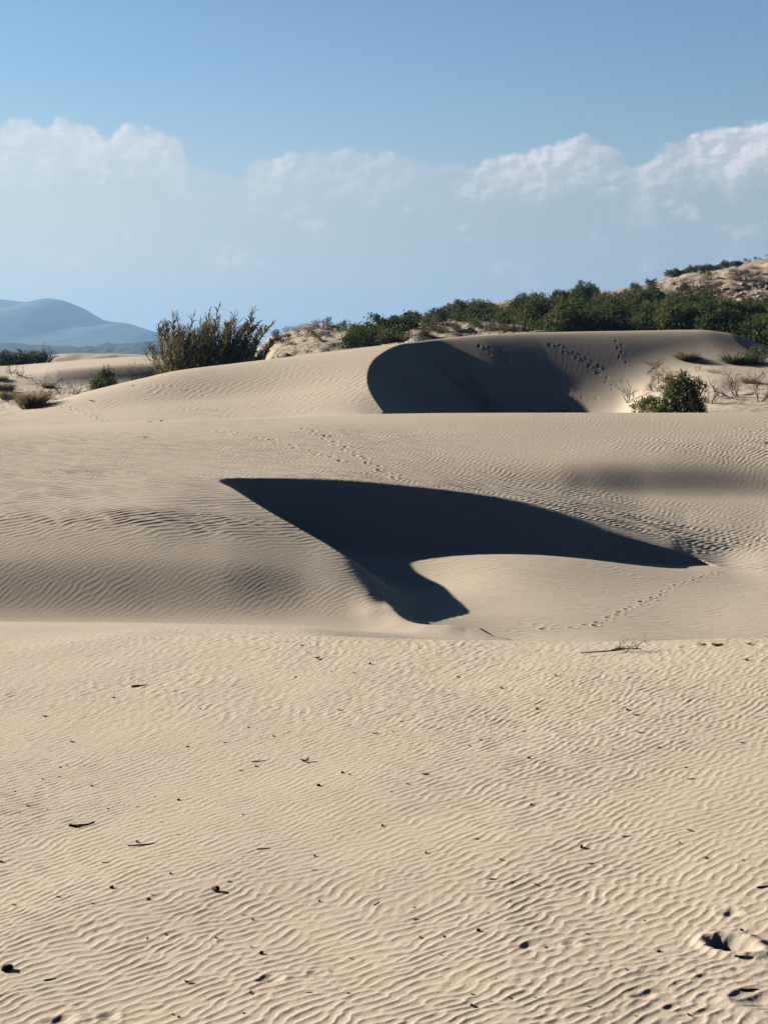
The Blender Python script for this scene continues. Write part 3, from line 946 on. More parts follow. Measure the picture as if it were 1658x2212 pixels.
# ------------------------------------------------------------------ plants
def leaf_mat(name, dark, mid, lightc, dry=None, rough=0.75):
    m, t, b = mat(name)
    at_ = t.n('ShaderNodeAttribute', attribute_name='tone').outputs['Fac']
    oi = t.n('ShaderNodeObjectInfo')
    k = t.m('ADD', at_, t.m('MULTIPLY', t.m('SUBTRACT', oi.outputs['Random'], 0.5), 0.55), clamp=True)
    cr = t.n('ShaderNodeValToRGB')
    e = cr.color_ramp.elements
    e[0].position, e[0].color = 0.0, rgb(*dark)
    e[1].position, e[1].color = 1.0, rgb(*lightc)
    n_ = e.new(0.5); n_.color = rgb(*mid)
    if dry:
        n2_ = e.new(0.93); n2_.color = rgb(*lightc)
        e[len(e) - 1].color = rgb(*dry)
    t.link(k, cr.inputs[0])
    t.link(cr.outputs[0], b.inputs['Base Color'])
    b.inputs['Roughness'].default_value = rough
    # thin leaves let some light through
    tr = t.n('ShaderNodeBsdfTranslucent')
    t.link(cr.outputs[0], tr.inputs['Color'])
    mx = t.n('ShaderNodeMixShader', inp={0: 0.32})
    t.link(b.outputs[0], mx.inputs[1]); t.link(tr.outputs[0], mx.inputs[2])
    out = [n for n in m.node_tree.nodes if n.type == 'OUTPUT_MATERIAL'][0]
    t.link(mx.outputs[0], out.inputs['Surface'])
    return m


def bark_mat(name, c0, c1, sc=9.0):
    m, t, b = mat(name)
    co = t.n('ShaderNodeTexCoord').outputs['Object']
    a = t.noise(co, sc, 4, 0.65)
    t.set(b.inputs['Base Color'], t.mix(t.smooth(a, 0.35, 0.65), rgb(*c0), rgb(*c1)))
    return m


M_OLIVE = leaf_mat("scrub_leaf", (0.026, 0.044, 0.012), (0.062, 0.086, 0.022), (0.165, 0.160, 0.044))
M_GREEN = leaf_mat("broad_leaf", (0.036, 0.056, 0.016), (0.105, 0.140, 0.034), (0.26, 0.26, 0.075), rough=0.55)
M_YELLOW = leaf_mat("yellowing_leaf", (0.05, 0.06, 0.022), (0.15, 0.13, 0.045), (0.32, 0.20, 0.08))
M_STRAW = leaf_mat("straw", (0.15, 0.10, 0.045), (0.32, 0.23, 0.11), (0.50, 0.38, 0.21))
M_BROWN = leaf_mat("dry_scrub", (0.040, 0.030, 0.022), (0.10, 0.072, 0.048), (0.20, 0.145, 0.095))
M_REED = leaf_mat("reed_leaf", (0.040, 0.040, 0.016), (0.150, 0.125, 0.050), (0.36, 0.27, 0.125), dry=(0.52, 0.40, 0.22))
M_PLUME = leaf_mat("reed_plume", (0.035, 0.028, 0.02), (0.08, 0.062, 0.042), (0.16, 0.12, 0.08))
M_CANE = bark_mat("cane", (0.16, 0.12, 0.06), (0.09, 0.085, 0.04))
M_TWIG = bark_mat("grey_twig", (0.075, 0.058, 0.048), (0.135, 0.105, 0.085), 5)
M_DARK = bark_mat("dark_wood", (0.020, 0.013, 0.010), (0.055, 0.036, 0.026), 30)
M_BARK = bark_mat("trunk_bark", (0.07, 0.05, 0.035), (0.13, 0.10, 0.075))


def unit(v):
    return v / np.maximum(np.linalg.norm(v, axis=-1, keepdims=True), 1e-9)


def leaf_faces(C, Dv, L, Wd, r, fold=0.0):
    """diamond leaves: base C, direction Dv"""
    n = len(C)
    Dv = unit(Dv)
    sd = unit(np.cross(Dv, unit(r.standard_normal((n, 3)))))
    L = np.broadcast_to(L, n)[:, None]; Wd = np.broadcast_to(Wd, n)[:, None]
    V = np.stack([C, C + Dv * L * .45 + sd * Wd * .5, C + Dv * L, C + Dv * L * .45 - sd * Wd * .5], 1).reshape(-1, 3)
    Fq = np.arange(4 * n).reshape(n, 4)
    return V, Fq


def crown_mesh(name, seed, rx, ry, rz, lobes, n, L, Wd, base=0.0, up=0.5, spiky=0.0, lr=(0.34, 0.52), mat_hint=None):
    r = np.random.default_rng(seed)
    ph = r.uniform(0, 2 * pi, lobes); rr = np.sqrt(r.uniform(0, 1, lobes)) * 0.72
    hh = r.uniform(0.12, 0.80, lobes) * np.sqrt(np.maximum(1 - rr ** 2 * 0.9, 0.05))
    c = np.stack([rr * np.cos(ph) * rx, rr * np.sin(ph) * ry, base + hh * rz], 1)
    R = r.uniform(lr[0], lr[1], lobes) * (1 - 0.35 * rr)
    tone_l = r.uniform(0.25, 0.75, lobes)
    # leaf sprays: small clusters on each lobe's shell, so that gaps open between them
    nsp = max(n // 14, 4)
    k = r.choice(lobes, nsp, p=R ** 2 / (R ** 2).sum())
    d = unit(r.standard_normal((nsp, 3)) + np.array([0, 0, 0.35]))
    rad = R[k] * r.uniform(0.62, 1.08, nsp) * (1 + spiky * (r.uniform(0, 1, nsp) ** 6))
    sp = c[k] + d * rad[:, None] * np.array([rx, ry, rz])[None, :]
    sp[:, 2] = np.maximum(sp[:, 2], base + 0.03 * rz)
    i = np.repeat(np.arange(nsp), 14)
    sc = 0.5 * (L * 1.3)
    C = sp[i] + r.standard_normal((len(i), 3)) * sc
    C[:, 2] = np.maximum(C[:, 2], 0.0)
    Dv = d[i] * 0.9 + r.standard_normal((len(i), 3)) * 0.6 + np.array([0, 0, up])
    V, Fq = leaf_faces(C, Dv, L * r.uniform(0.6, 1.3, len(i)), Wd * r.uniform(0.6, 1.2, len(i)), r)
    tone = np.clip(tone_l[k][i] + 0.12 * r.standard_normal(len(i)) + 0.12 * r.standard_normal(nsp)[i], 0, 1)
    return mesh_np(name, V, Fq, 4, attr={'tone': np.repeat(tone, 4)})


def tubes(paths, sides=4):
    """paths: list of (points n x 3, radii n) -> vertices and quads"""
    Vs, Fs, o = [], [], 0
    for P, Rr in paths:
        P = np.asarray(P, float); Rr = np.asarray(Rr, float)
        T = unit(np.gradient(P, axis=0))
        ref = np.array([0.31, 0.22, 0.93]) if abs(T[0, 2]) < 0.8 else np.array([1.0, 0.1, 0])
        A = unit(np.cross(T, ref)); B = np.cross(T, A)
        th = np.arange(sides) * 2 * pi / sides
        ring = P[:, None] + Rr[:, None, None] * (A[:, None] * np.cos(th)[None, :, None] + B[:, None] * np.sin(th)[None, :, None])
        n = len(P)
        Vs.append(ring.reshape(-1, 3))
        i = (np.arange(n - 1)[:, None] * sides + np.arange(sides)[None, :]).ravel()
        j = (np.arange(n - 1)[:, None] * sides + (np.arange(sides)[None, :] + 1) % sides).ravel()
        Fs.append(np.stack([i, j, j + sides, i + sides], 1) + o)
        # end caps
        if sides == 4:
            Fs.append(np.array([[0, 1, 2, 3], [(n - 1) * 4 + 3, (n - 1) * 4 + 2, (n - 1) * 4 + 1, (n - 1) * 4]]) + o)
        o += n * sides
    return np.concatenate(Vs), np.concatenate(Fs)


def branch_paths(r, p0, d0, L, rad, level, out, wig=0.22, fork=(2, 4), shrink=0.66, lift=0.12):
    n = 6
    P = [np.array(p0, float)]
    d = unit(np.array(d0, float))
    for k in range(n):
        d = unit(d + r.standard_normal(3) * wig + np.array([0, 0, lift]))
        P.append(P[-1] + d * L / n)
    P = np.array(P)
    out.append((P, np.linspace(rad, rad * 0.45, n + 1)))
    if level > 0:
        for _ in range(r.integers(fork[0], fork[1] + 1)):
            k = int(r.integers(2, n + 1))
            dd = unit(P[k] - P[k - 1]) + r.standard_normal(3) * 0.6
            branch_paths(r, P[k], dd, L * shrink * r.uniform(.7, 1.2), rad * 0.6, level - 1, out, wig, fork, shrink, lift)


def bare_mesh(name, seed, stems, L, rad, spread=0.9, level=2, wig=0.22, lift=0.12, lean=(0, 0)):
    r = np.random.default_rng(seed)
    out = []
    for _ in range(stems):
        a = r.uniform(0, 2 * pi)
        d = (cos(a) * spread + lean[0], sin(a) * spread + lean[1], 1.0)
        branch_paths(r, (cos(a) * .04, sin(a) * .04, -0.06), d, L * r.uniform(.7, 1.2), rad * r.uniform(.7, 1.2), level, out, wig, lift=lift)
    V, Fq = tubes(out)
    return mesh_np(name, V, Fq, 4)


def tuft_mesh(name, seed, n, rad, hgt, wid, droop=0.5, splay=0.8):
    """grass tuft: many thin bent blades"""
    r = np.random.default_rng(seed)
    a = r.uniform(0, 2 * pi, n); rr = np.sqrt(r.uniform(0, 1, n)) * rad * 0.45
    b = np.stack([rr * np.cos(a), rr * np.sin(a), np.full(n, -0.03)], 1)
    d = np.stack([np.cos(a) * splay * r.uniform(0, 1.1, n), np.sin(a) * splay * r.uniform(0, 1.1, n), np.ones(n)], 1)
    d = unit(d + r.standard_normal((n, 3)) * 0.18)
    h = hgt * r.uniform(0.55, 1.1, n)
    s = unit(np.cross(d, r.standard_normal((n, 3)))) * wid
    p1 = b + d * h[:, None] * 0.55
    d2 = unit(d + np.stack([np.cos(a) * droop, np.sin(a) * droop, -0.2 * np.ones(n)], 1))
    p2 = p1 + d2 * h[:, None] * 0.45
    V = np.stack([b - s * .5, b + s * .5, p1 + s * .45, p1 - s * .45, p2 + s * .08, p2 - s * .08], 1).reshape(-1, 3)
    k = np.arange(n)[:, None] * 6
    Fq = np.concatenate([k + np.array([[0, 1, 2, 3]]), k + np.array([[3, 2, 4, 5]])])
    return mesh_np(name, V, Fq, 4, attr={'tone': np.repeat(np.clip(r.normal(.5, .22, n), 0, 1), 6)})


# ---- scrub on the hill: a few crown shapes, every bush an object of its own
CROWNS = [crown_mesh("bush_crown", 100 + k, 1.0, 1.0, 1.25 + 0.1 * k, 10 + k, 2000, 0.15, 0.085, spiky=0.35, up=0.8) for k in range(6)]
SHRUBS = [crown_mesh("low_shrub_crown", 130 + k, 0.6, 0.6, 0.55, 5, 420, 0.12, 0.05, spiky=0.3, up=0.7) for k in range(4)]
DRYS = [crown_mesh("dry_shrub_crown", 140 + k, 0.6, 0.6, 0.5, 6, 520, 0.14, 0.025, spiky=0.4, up=0.9) for k in range(4)]


def put(name, me, m, p, scale, label, cat, group=None, rz=None, sz=None, sink=0.08):
    s = scale if not isinstance(scale, tuple) else 1
    sc = (s, s, s * (sz or 1)) if not isinstance(scale, tuple) else scale
    o = link_mesh(name, me, m, None, (p[0], p[1], p[2] - sink), random.uniform(0, 6.28) if rz is None else rz, sc)
    return tag(o, label, cat, group)


def poly_sample(poly, n, r):
    P = np.array(poly)
    out = []
    while len(out) < n:
        q = r.uniform(P.min(0), P.max(0))
        if in_poly([tuple(p) for p in poly], np.array([q[0]]), np.array([q[1]]))[0]:
            out.append(q)
    return out


rr_ = np.random.default_rng(77)
GREEN_AREA = [(742, 752), (800, 716), (850, 700), (900, 692), (1000, 676), (1100, 662), (1200, 650), (1290, 642), (1350, 638), (1430, 636), (1500, 660), (1560, 668), (1620, 672), (1720, 668),
              (1760, 760), (1658, 770), (1590, 740), (1500, 722), (1140, 724), (1130, 704), (1000, 698), (930, 704), (860, 722), (800, 752)]
GAP = [(1418, 668), (1442, 668), (1448, 700), (1420, 704)]
nb = 0
for u, v in poly_sample(GREEN_AREA, 285, rr_):
    if in_poly(GAP, np.array([u]), np.array([v]))[0]: continue
    p = hill_hit(u, v)
    if not p: continue
    s = (0.62 + 0.75 * rr_.uniform() ** 1.6) * (0.72 + p[1] / 450)
    s *= 0.68 + 0.32 * float(np.clip((u - 860) / 240, 0, 1))
    put("bush", CROWNS[int(rr_.integers(6))], M_OLIVE, p, s, "olive green bush in the dense scrub covering the hillside", "bush", "bushes of the dense hillside scrub", sz=rr_.uniform(0.8, 1.1), sink=0.15)
    nb += 1
# knee-high scrub filling the ground between the bushes: nobody could count it
Cg, Tg = [], []
for u, v in poly_sample(GREEN_AREA, 2600, np.random.default_rng(78)):
    if in_poly(GAP, np.array([u]), np.array([v]))[0]: continue
    p = hill_hit(u, v)
    if p:
        Cg.append(p); Tg.append(v)
Cg = np.array(Cg)
rg = np.random.default_rng(79)
ig = np.repeat(np.arange(len(Cg)), 16)
Cc = Cg[ig] + rg.standard_normal((len(ig), 3)) * np.array([.5, .5, .0]) + np.stack([0 * ig, 0 * ig, rg.uniform(-.1, .75, len(ig))], 1)
Vg, Fg = leaf_faces(Cc, rg.standard_normal((len(ig), 3)) * .5 + np.array([0, 0, .9]), rg.uniform(.12, .28, len(ig)), rg.uniform(.06, .12, len(ig)), rg)
gs = link_mesh("ground_scrub", mesh_np("ground_scrub", Vg, Fg, 4, attr={'tone': np.repeat(np.clip(rg.normal(.42, .16, len(Cg))[ig] + rg.normal(0, .1, len(ig)), 0, 1), 4)}), M_OLIVE)
tag(gs, "low dark green scrub filling the ground between the hillside bushes", "ground cover", kind='stuff')
# low bushes standing on the skyline of the hill's bare shoulder
for k, u in enumerate([1446, 1456, 1466, 1477, 1488, 1499, 1510, 1522, 1533, 1545, 1557, 1570, 1582, 1592]):
    p = hill_top(u)
    put("bush", CROWNS[k % 6], M_OLIVE, (p[0], p[1] - 0.5, p[2]), rr_.uniform(0.65, 1.0), "dark low bush in the row along the top of the bare slope", "bush", "bushes along the top of the bare slope", sz=0.75, sink=0.2)
for u, s in ((1612, .5), (1634, .45), (1657, .6), (1690, .7)):
    p = hill_top(u)
    put("low_shrub", SHRUBS[int(rr_.integers(4))], M_BROWN, p, s * 2, "small brown shrub on the crest of the bare slope", "shrub", "brown shrubs on the crest of the bare slope")
# individual bushes that stand out
for (u, v, s, sz, lab) in ((1280, 641, 0.85, 1.15, "round dark tree crown standing highest on the wooded skyline"),
                           (1205, 652, 0.55, 1.3, "pointed dark bush poking up from the wooded skyline"),
                           (1372, 632, 0.8, 1.0, "rounded dark bush where the woods meet the bare shoulder"),
                           (1406, 622, 0.8, 1.0, "dark bush at the foot of the bare shoulder on the skyline"),
                           (1472, 634, 1.0, 0.9, "green bush at the lower edge of the pale bare slope"),
                           (968, 684, 0.75, 0.9, "tall rounded bush at the near end of the wooded skyline")):
    p = hill_hit(u, v) or hill_top(u)
    e = tag(empty("small_tree", (p[0], p[1], p[2] - 0.15)), lab, "tree")
    e.rotation_euler[2] = random.uniform(0, 6)
    e.scale = (s, s, s * sz)
    link_mesh("crown", CROWNS[int(rr_.integers(6))], M_OLIVE, e, (0, 0, 0.35))
    vt, ft = tubes([(np.array([[0, 0, -.2], [.03, 0, .4], [0, .05, 1.0]]), [.12, .09, .05]), (np.array([[0, 0, .3], [.25, .1, .7], [.45, .1, 1.1]]), [.06, .05, .03]), (np.array([[0, 0, .3], [-.2, -.1, .7], [-.4, -.2, 1.0]]), [.06, .05, .03])])
    link_mesh("trunk", mesh_np("trunk", vt, ft, 4), M_BARK, e)
# big dark thicket where the woods come down to the dune
for (u, v, s, lab) in ((838, 722, 1.9, "broad dark thicket bush where the woods come down to the dune"), (790, 748, 1.25, "dark bush at the tip of the woods, nearest the reed clump"),
                       (760, 757, 0.95, "dark bush just behind the dune edge at the tip of the woods"), (835, 743, 1.15, "yellowish green bush low behind the dune crest")):
    p = hill_hit(u, v)
    put("bush", CROWNS[int(rr_.integers(6))], M_OLIVE, p, (s, s * .8, s * .55 + .15), lab, "bush", sink=0.2)
# shrubs on the sandy knoll
for (u, v, s, k) in ((597, 721, .9, 0), (622, 716, .9, 2), (640, 716, .8, 2), (655, 714, 1.0, 2), (672, 712, 1.1, 0), (697, 712, 1.5, 0), (726, 716, 1.0, 0), (745, 714, 1.3, 0), (758, 714, 1.1, 0), (778, 714, .9, 0),
                     (600, 730, .8, 0), (615, 733, .9, 0), (668, 727, 1.0, 0), (690, 724, 1.0, 2), (660, 737, .5, 2), (706, 728, .7, 0), (716, 731, .5, 2), (643, 727, .7, 2), (632, 745, .6, 2), (752, 725, .5, 2), (610, 745, 1.0, 0), (685, 738, .7, 0)):
    p = hill_hit(u, v) or hill_top(u)
    put("low_shrub", SHRUBS[int(rr_.integers(4))] if k == 0 else DRYS[int(rr_.integers(4))], M_OLIVE if k == 0 else M_BROWN, p, s, "small scrubby shrub dotting the sandy knoll behind the reeds", "shrub", "small shrubs on the sandy knoll")
for (u, v, s, lab) in ((610, 775, 1.15, "dark green bush on the sand just beside the reeds"), (637, 771, 0.75, "darker shrub between the reeds and the sandy knoll"), (684, 765, 0.85, "bright green bush low behind the dune below the knoll"), (560, 779, 1.2, "green bush half hidden behind the reed clump")):
    p = at(u, 79)
    put("bush", CROWNS[int(rr_.integers(6))], M_GREEN, (p[0], p[1], float((755 - v - 8) / F * 79 + H) - 0.9 * s), s, lab, "bush", sz=.85)
# sparse scrub and rocks on the bare parts of the hill
BARE = [(1450, 612), (1500, 598), (1600, 582), (1700, 572), (1700, 660), (1600, 662), (1510, 650), (1470, 626)]
for u, v in poly_sample(BARE, 110, rr_):
    p = hill_hit(u, v)
    if not p: continue
    sandy = v < 606 + (1560 - u) * 0.05 and u < 1570
    if sandy and rr_.uniform() < 0.8: continue
    put("dry_shrub", DRYS[int(rr_.integers(4))], M_BROWN, p, rr_.uniform(0.5, 1.4), "small brown dry shrub on the stony bare slope", "shrub", "dry shrubs on the stony bare slope")
put("low_shrub", SHRUBS[0], M_OLIVE, hill_hit(1527, 603) or hill_top(1527), 1.7, "single green shrub in the middle of the pale sandy slope", "shrub")
put("dry_shrub", DRYS[1], M_BROWN, hill_hit(1487, 611) or hill_top(1487), 1.7, "grey brown shrub beside the green bush at the edge of the pale slope", "shrub")
put("dry_shrub", DRYS[2], M_BROWN, hill_hit(1585, 606) or hill_top(1585), 1.9, "largest grey bare shrub on the stony slope", "shrub")
STRIP = [(865, 730), (935, 708), (1005, 700), (1135, 704), (1138, 716), (1000, 722), (930, 728), (870, 742)]
for u, v in poly_sample(STRIP, 46, rr_):
    p = hill_hit(u, v)
    if not p: continue
    g = rr_.uniform() < 0.4
    put("low_shrub" if g else "dry_shrub", (SHRUBS if g else DRYS)[int(rr_.integers(4))], M_OLIVE if g else M_BROWN, p, rr_.uniform(0.4, 0.95), "small shrub on the sandy strip between the woods and the dune crest", "shrub", "shrubs on the sandy strip above the dune crest")


def rock_mesh(name, seed):
    import bmesh
    bm = bmesh.new()
    bmesh.ops.create_icosphere(bm, subdivisions=2, radius=0.5)
    r = np.random.default_rng(seed)
    cuts = unit(r.standard_normal((9, 3))); off = r.uniform(0.28, 0.45, 9)
    for v_ in bm.verts:
        co = np.array(v_.co)
        for c_, o_ in zip(cuts, off):
            dd = co @ c_ - o_
            if dd > 0: co = co - c_ * dd * 0.9
        v_.co = co * np.array([1.2, 0.9, 0.7])
    me = bpy.data.meshes.new(name)
    bm.to_mesh(me); bm.free()
    return me


M_ROCK = bark_mat("pale_limestone", (0.42, 0.37, 0.30), (0.30, 0.26, 0.21), 2.0)
ROCKS = [rock_mesh("rock", 200 + k) for k in range(4)]
ROCKAREA = [(1530, 626), (1600, 618), (1690, 612), (1690, 660), (1620, 662), (1560, 652), (1520, 640)]
for u, v in poly_sample(ROCKAREA, 70, rr_):
    p = hill_hit(u, v)
    if p: put("rock", ROCKS[int(rr_.integers(4))], M_ROCK, p, rr_.uniform(0.35, 1.0), "pale limestone rock strewn over the stony bare slope", "rock", "pale rocks on the stony bare slope", sink=0.02)
for u, v in poly_sample(GAP, 14, rr_):
    p = hill_hit(u, v)
    if p: put("rock", ROCKS[int(rr_.integers(4))], M_ROCK, p, rr_.uniform(0.5, 1.1), "pale rock in the gap in the middle of the green scrub", "rock", "pale rocks in the gap in the scrub", sink=0.02)
for u, v, s in ((994, 717, .45), (1003, 717, .3), (1014, 716, .5), (1020, 717, .35)):
    p = hill_hit(u, v)
    if p: put("rock", ROCKS[int(rr_.integers(4))], M_ROCK, p, s, "small white rock on the sandy strip just above the dune crest", "rock", "white rocks above the dune crest", sink=0.02)

# ---- the big reed clump behind the dune
def cane_mesh(seed, bendx):
    r = np.random.default_rng(seed)
    n = 8
    t = np.linspace(0, 1, n)
    P = np.stack([bendx * t ** 2 + .03 * np.sin(t * 5 + seed), r.normal(0, .06) * t ** 2, t], 1)
    V1, F1 = tubes([(P, np.linspace(0.0034, 0.0014, n))], 3)
    nl = 74
    q = np.sort(r.uniform(0.10, 0.98, nl))
    b = np.stack([np.interp(q, t, P[:, k]) for k in range(3)], 1)
    a = r.uniform(0, 2 * pi, nl)
    d = np.stack([np.cos(a) * .55 + .25 * np.sign(bendx + 1e-6) * abs(bendx) * 2, np.sin(a) * .55, np.full(nl, 1.0)], 1)
    d = unit(d + r.standard_normal((nl, 3)) * .15)
    L = r.uniform(.085, .15, nl)[:, None]
    s = unit(np.cross(d, r.standard_normal((nl, 3)))) * r.uniform(.009, .016, nl)[:, None]
    p1 = b + d * L * .55
    d2 = unit(d + np.stack([np.cos(a) * .7 + .3, np.sin(a) * .7, np.full(nl, -.55)], 1))
    p2 = p1 + d2 * L * .5
    V2 = np.stack([b - s * .4, b + s * .4, p1 + s * .6, p1 - s * .6, p2 + s * .05, p2 - s * .05], 1).reshape(-1, 3)
    k = np.arange(nl)[:, None] * 6 + len(V1)
    F2_ = np.concatenate([k + np.array([[0, 1, 2, 3]]), k + np.array([[3, 2, 4, 5]])])
    tone = np.clip(r.normal(.48, .2, nl) - 0.15 * (q - .5) + np.where(q < .35, .3 * r.uniform(0, 1, nl), 0), 0, 1)
    me = mesh_np("cane", np.concatenate([V1, V2]), np.concatenate([F1, F2_]), 4, attr={'tone': np.concatenate([np.full(len(V1), .6), np.repeat(tone, 6)])},
                 midx=np.concatenate([np.zeros(len(F1)), np.ones(len(F2_))]))
    # feathery plume at the tip
    m = 26
    tip, dr = P[-1], unit(P[-1] - P[-2])
    qq = r.uniform(0, 1, m)
    C = tip + dr * (qq * .085 - .01)[:, None]
    Dv = dr + r.standard_normal((m, 3)) * .22
    Vp, Fp = leaf_faces(C, Dv, .035 * (1.2 - qq), .0045, r)
    pl = mesh_np("plume", Vp, Fp, 4, attr={'tone': np.repeat(np.clip(r.normal(.5, .2, m), 0, 1), 4)})
    return me, pl


CANES = [cane_mesh(300 + k, b) for k, b in enumerate((-.22, -.10, -.02, .04, .08, .14, .20, .30, .38, .46))]
RY = 74.5
base_c = at(455, RY)
reed = tag(empty("reed_clump", (base_c[0], base_c[1], base_c[2] - 0.3)), "tall dense clump of feathery brown green reeds behind the dune crest", "reeds")
r = np.random.default_rng(5)
TOPV = ([325, 345, 368, 400, 430, 460, 471, 490, 520, 550, 575, 585], [742, 712, 686, 694, 684, 676, 662, 680, 685, 680, 682, 712])
for k in range(100):
    f = (k + 0.5) / 100
    bu = 350 + f * 205 + r.normal(0, 6)
    Yd = RY + r.uniform(-1.6, 1.6)
    x, y, z = at(bu, Yd)
    z -= 0.35
    lean = np.interp(f, [0, .06, .25, .5, .8, 1], [-.26, -.10, .06, .20, .36, .52]) + r.normal(0, .07)
    j = int(np.argmin(abs(np.array((-.22, -.10, -.02, .04, .08, .14, .20, .30, .38, .46)) - (lean + r.normal(0, .05)))))
    tu = bu + lean * 120
    vt = np.interp(tu, *TOPV) + abs(r.normal(0, 1)) * 24 + (10 if k % 5 else -14)
    hgt = (755 - vt) / F * Yd + H - z
    me, pl = CANES[j]
    o = link_mesh("cane", me, [M_CANE, M_REED], reed, (x - reed.location.x, y - reed.location.y, z - reed.location.z), 0)
    o.scale = (hgt, hgt, hgt)
    o.rotation_euler = (r.normal(0, .05), lean * .25, r.normal(0, .5))
    if k % 2 == 0 or vt < 690:
        link_mesh("plume", pl, M_PLUME, o)
und = crown_mesh("undergrowth", 401, 3.0, 1.3, 2.7, 20, 5200, 0.5, 0.042, up=1.3, lr=(.25, .4), spiky=.3)
link_mesh("undergrowth", und, M_REED, reed, (0.15, 0.1, 0.1))


# ---- plants on the mound at the mouth of the far bowl
def shrub(p, label, parts, cat="shrub", trunk=True):
    e = tag(empty("shrub", (p[0], p[1], p[2] - .08)), label, cat)
    for nm, me, m, off in parts:
        link_mesh(nm, me, m, e, off)
    if trunk:
        rr = np.random.default_rng(int(abs(p[0]) * 100))
        out = []
        for _ in range(5):
            a = rr.uniform(0, 6.28)
            branch_paths(rr, (0, 0, -.1), (cos(a) * .8, sin(a) * .5, 1), .8, .022, 1, out)
        v_, f_ = tubes(out)
        link_mesh("stems", mesh_np("stems", v_, f_, 4), M_TWIG, e)
    return e


p = at(1446, 56.8)
shrub(p, "large leafy green shrub with orange tips on the mound at the dune bowl", [
    ("foliage", crown_mesh("foliage", 501, 1.0, 0.9, 1.9, 17, 8200, .10, .052, up=.5, lr=(.28, .42)), M_GREEN, (.42, 0, 0)),
    ("low_branches", crown_mesh("low_branches", 502, 0.95, .8, 1.0, 10, 3800, .10, .050, up=.5, lr=(.28, .42)), M_GREEN, (-.62, -.1, 0)),
    ("withered_tips", crown_mesh("withered_tips", 503, .55, .45, .75, 7, 900, .10, .03, up=1.0), M_YELLOW, (-.25, .12, 1.25))])
p = hit(1484, 776, 54)
tf = put("grass_tuft", tuft_mesh("grass_tuft", 511, 620, .62, .62, .022, .7, 1.2), M_STRAW, p, 1.0, "straw coloured rounded grass tuft high on the mound", "grass tuft")
p = hit(1612, 786, 54)
shrub(p, "low yellow and green bush on the far edge of the mound", [
    ("foliage", crown_mesh("foliage", 521, 1.35, .6, .95, 12, 3000, .10, .04, up=.8, lr=(.26, .40)), M_GREEN, (.45, .2, -.2)),
    ("withered_tips", tuft_mesh("withered_tips", 522, 420, .8, .75, .03, .5, .9), M_YELLOW, (-.55, .25, 0))])
for (u, v, n, L, rad, lev, lean, sp, sd, lab) in (
        (1357, 868, 5, .62, .016, 2, (0, 0), .55, 601, "upright leafless grey bush beside the large green shrub"),
        (1412, 842, 9, .55, .012, 2, (-.2, 0), 1.1, 602, "tangled grey leafless bush above the large green shrub"),
        (1392, 806, 4, .62, .014, 2, (.8, 0), .6, 603, "thin dead branch leaning over the edge of the mound"),
        (1590, 856, 6, .75, .022, 2, (-1.2, 0), .8, 604, "sprawling dead branches bleached on the mound's sand"),
        (1640, 868, 8, .85, .020, 2, (.2, 0), .9, 605, "dark tangled dead bush at the foot of the mound"),
        (1530, 872, 6, .50, .018, 2, (.9, 0), .9, 606, "low dead twigs beside the large green shrub's shaded side"),
        (1505, 800, 4, .28, .008, 1, (0, 0), .6, 607, "small bare sprig behind the large green shrub"),
        (1545, 806, 5, .30, .008, 1, (0, 0), .7, 608, "small bare twigs in the middle of the mound"),
        (1570, 838, 6, .42, .012, 2, (-.6, 0), 1.2, 609, "flat grey brushwood lying across the middle of the mound"),
        (1386, 783, 3, .25, .008, 1, (.5, 0), .5, 610, "tiny bare twig at the upper edge of the mound"),
        (1345, 842, 3, .12, .006, 1, (0, 0), .8, 611, "tiny dead sprig alone on the smooth sand of the bowl")):
    p = hit(u, v, 54)
    if p: put("dead_bush", bare_mesh("dead_bush", sd, n, L, rad, sp, lev, lean=lean, lift=.06), M_TWIG, p, 1.15, lab, "dead bush", rz=0, sink=.02)
for (u, v, n, rad, hg, m, sd, lab) in ((1218, 888, 120, .42, .30, M_STRAW, 621, "sparse dry grass at the foot of the far bowl"),
                                       (1618, 826, 260, .55, .42, M_STRAW, 622, "pinkish dry grass tuft at the far side of the mound"),
                                       (1455, 812, 90, .35, .38, M_STRAW, 623, "thin dry grass standing behind the large green shrub"),
                                       (1540, 803, 60, .3, .30, M_STRAW, 624, "few dry stalks on the middle of the mound")):
    p = hit(u, v, 54)
    if p: put("grass_tuft", tuft_mesh("grass_tuft", sd, n, rad, hg, .016, .4, .7), m, p, 1.0, lab, "grass tuft")

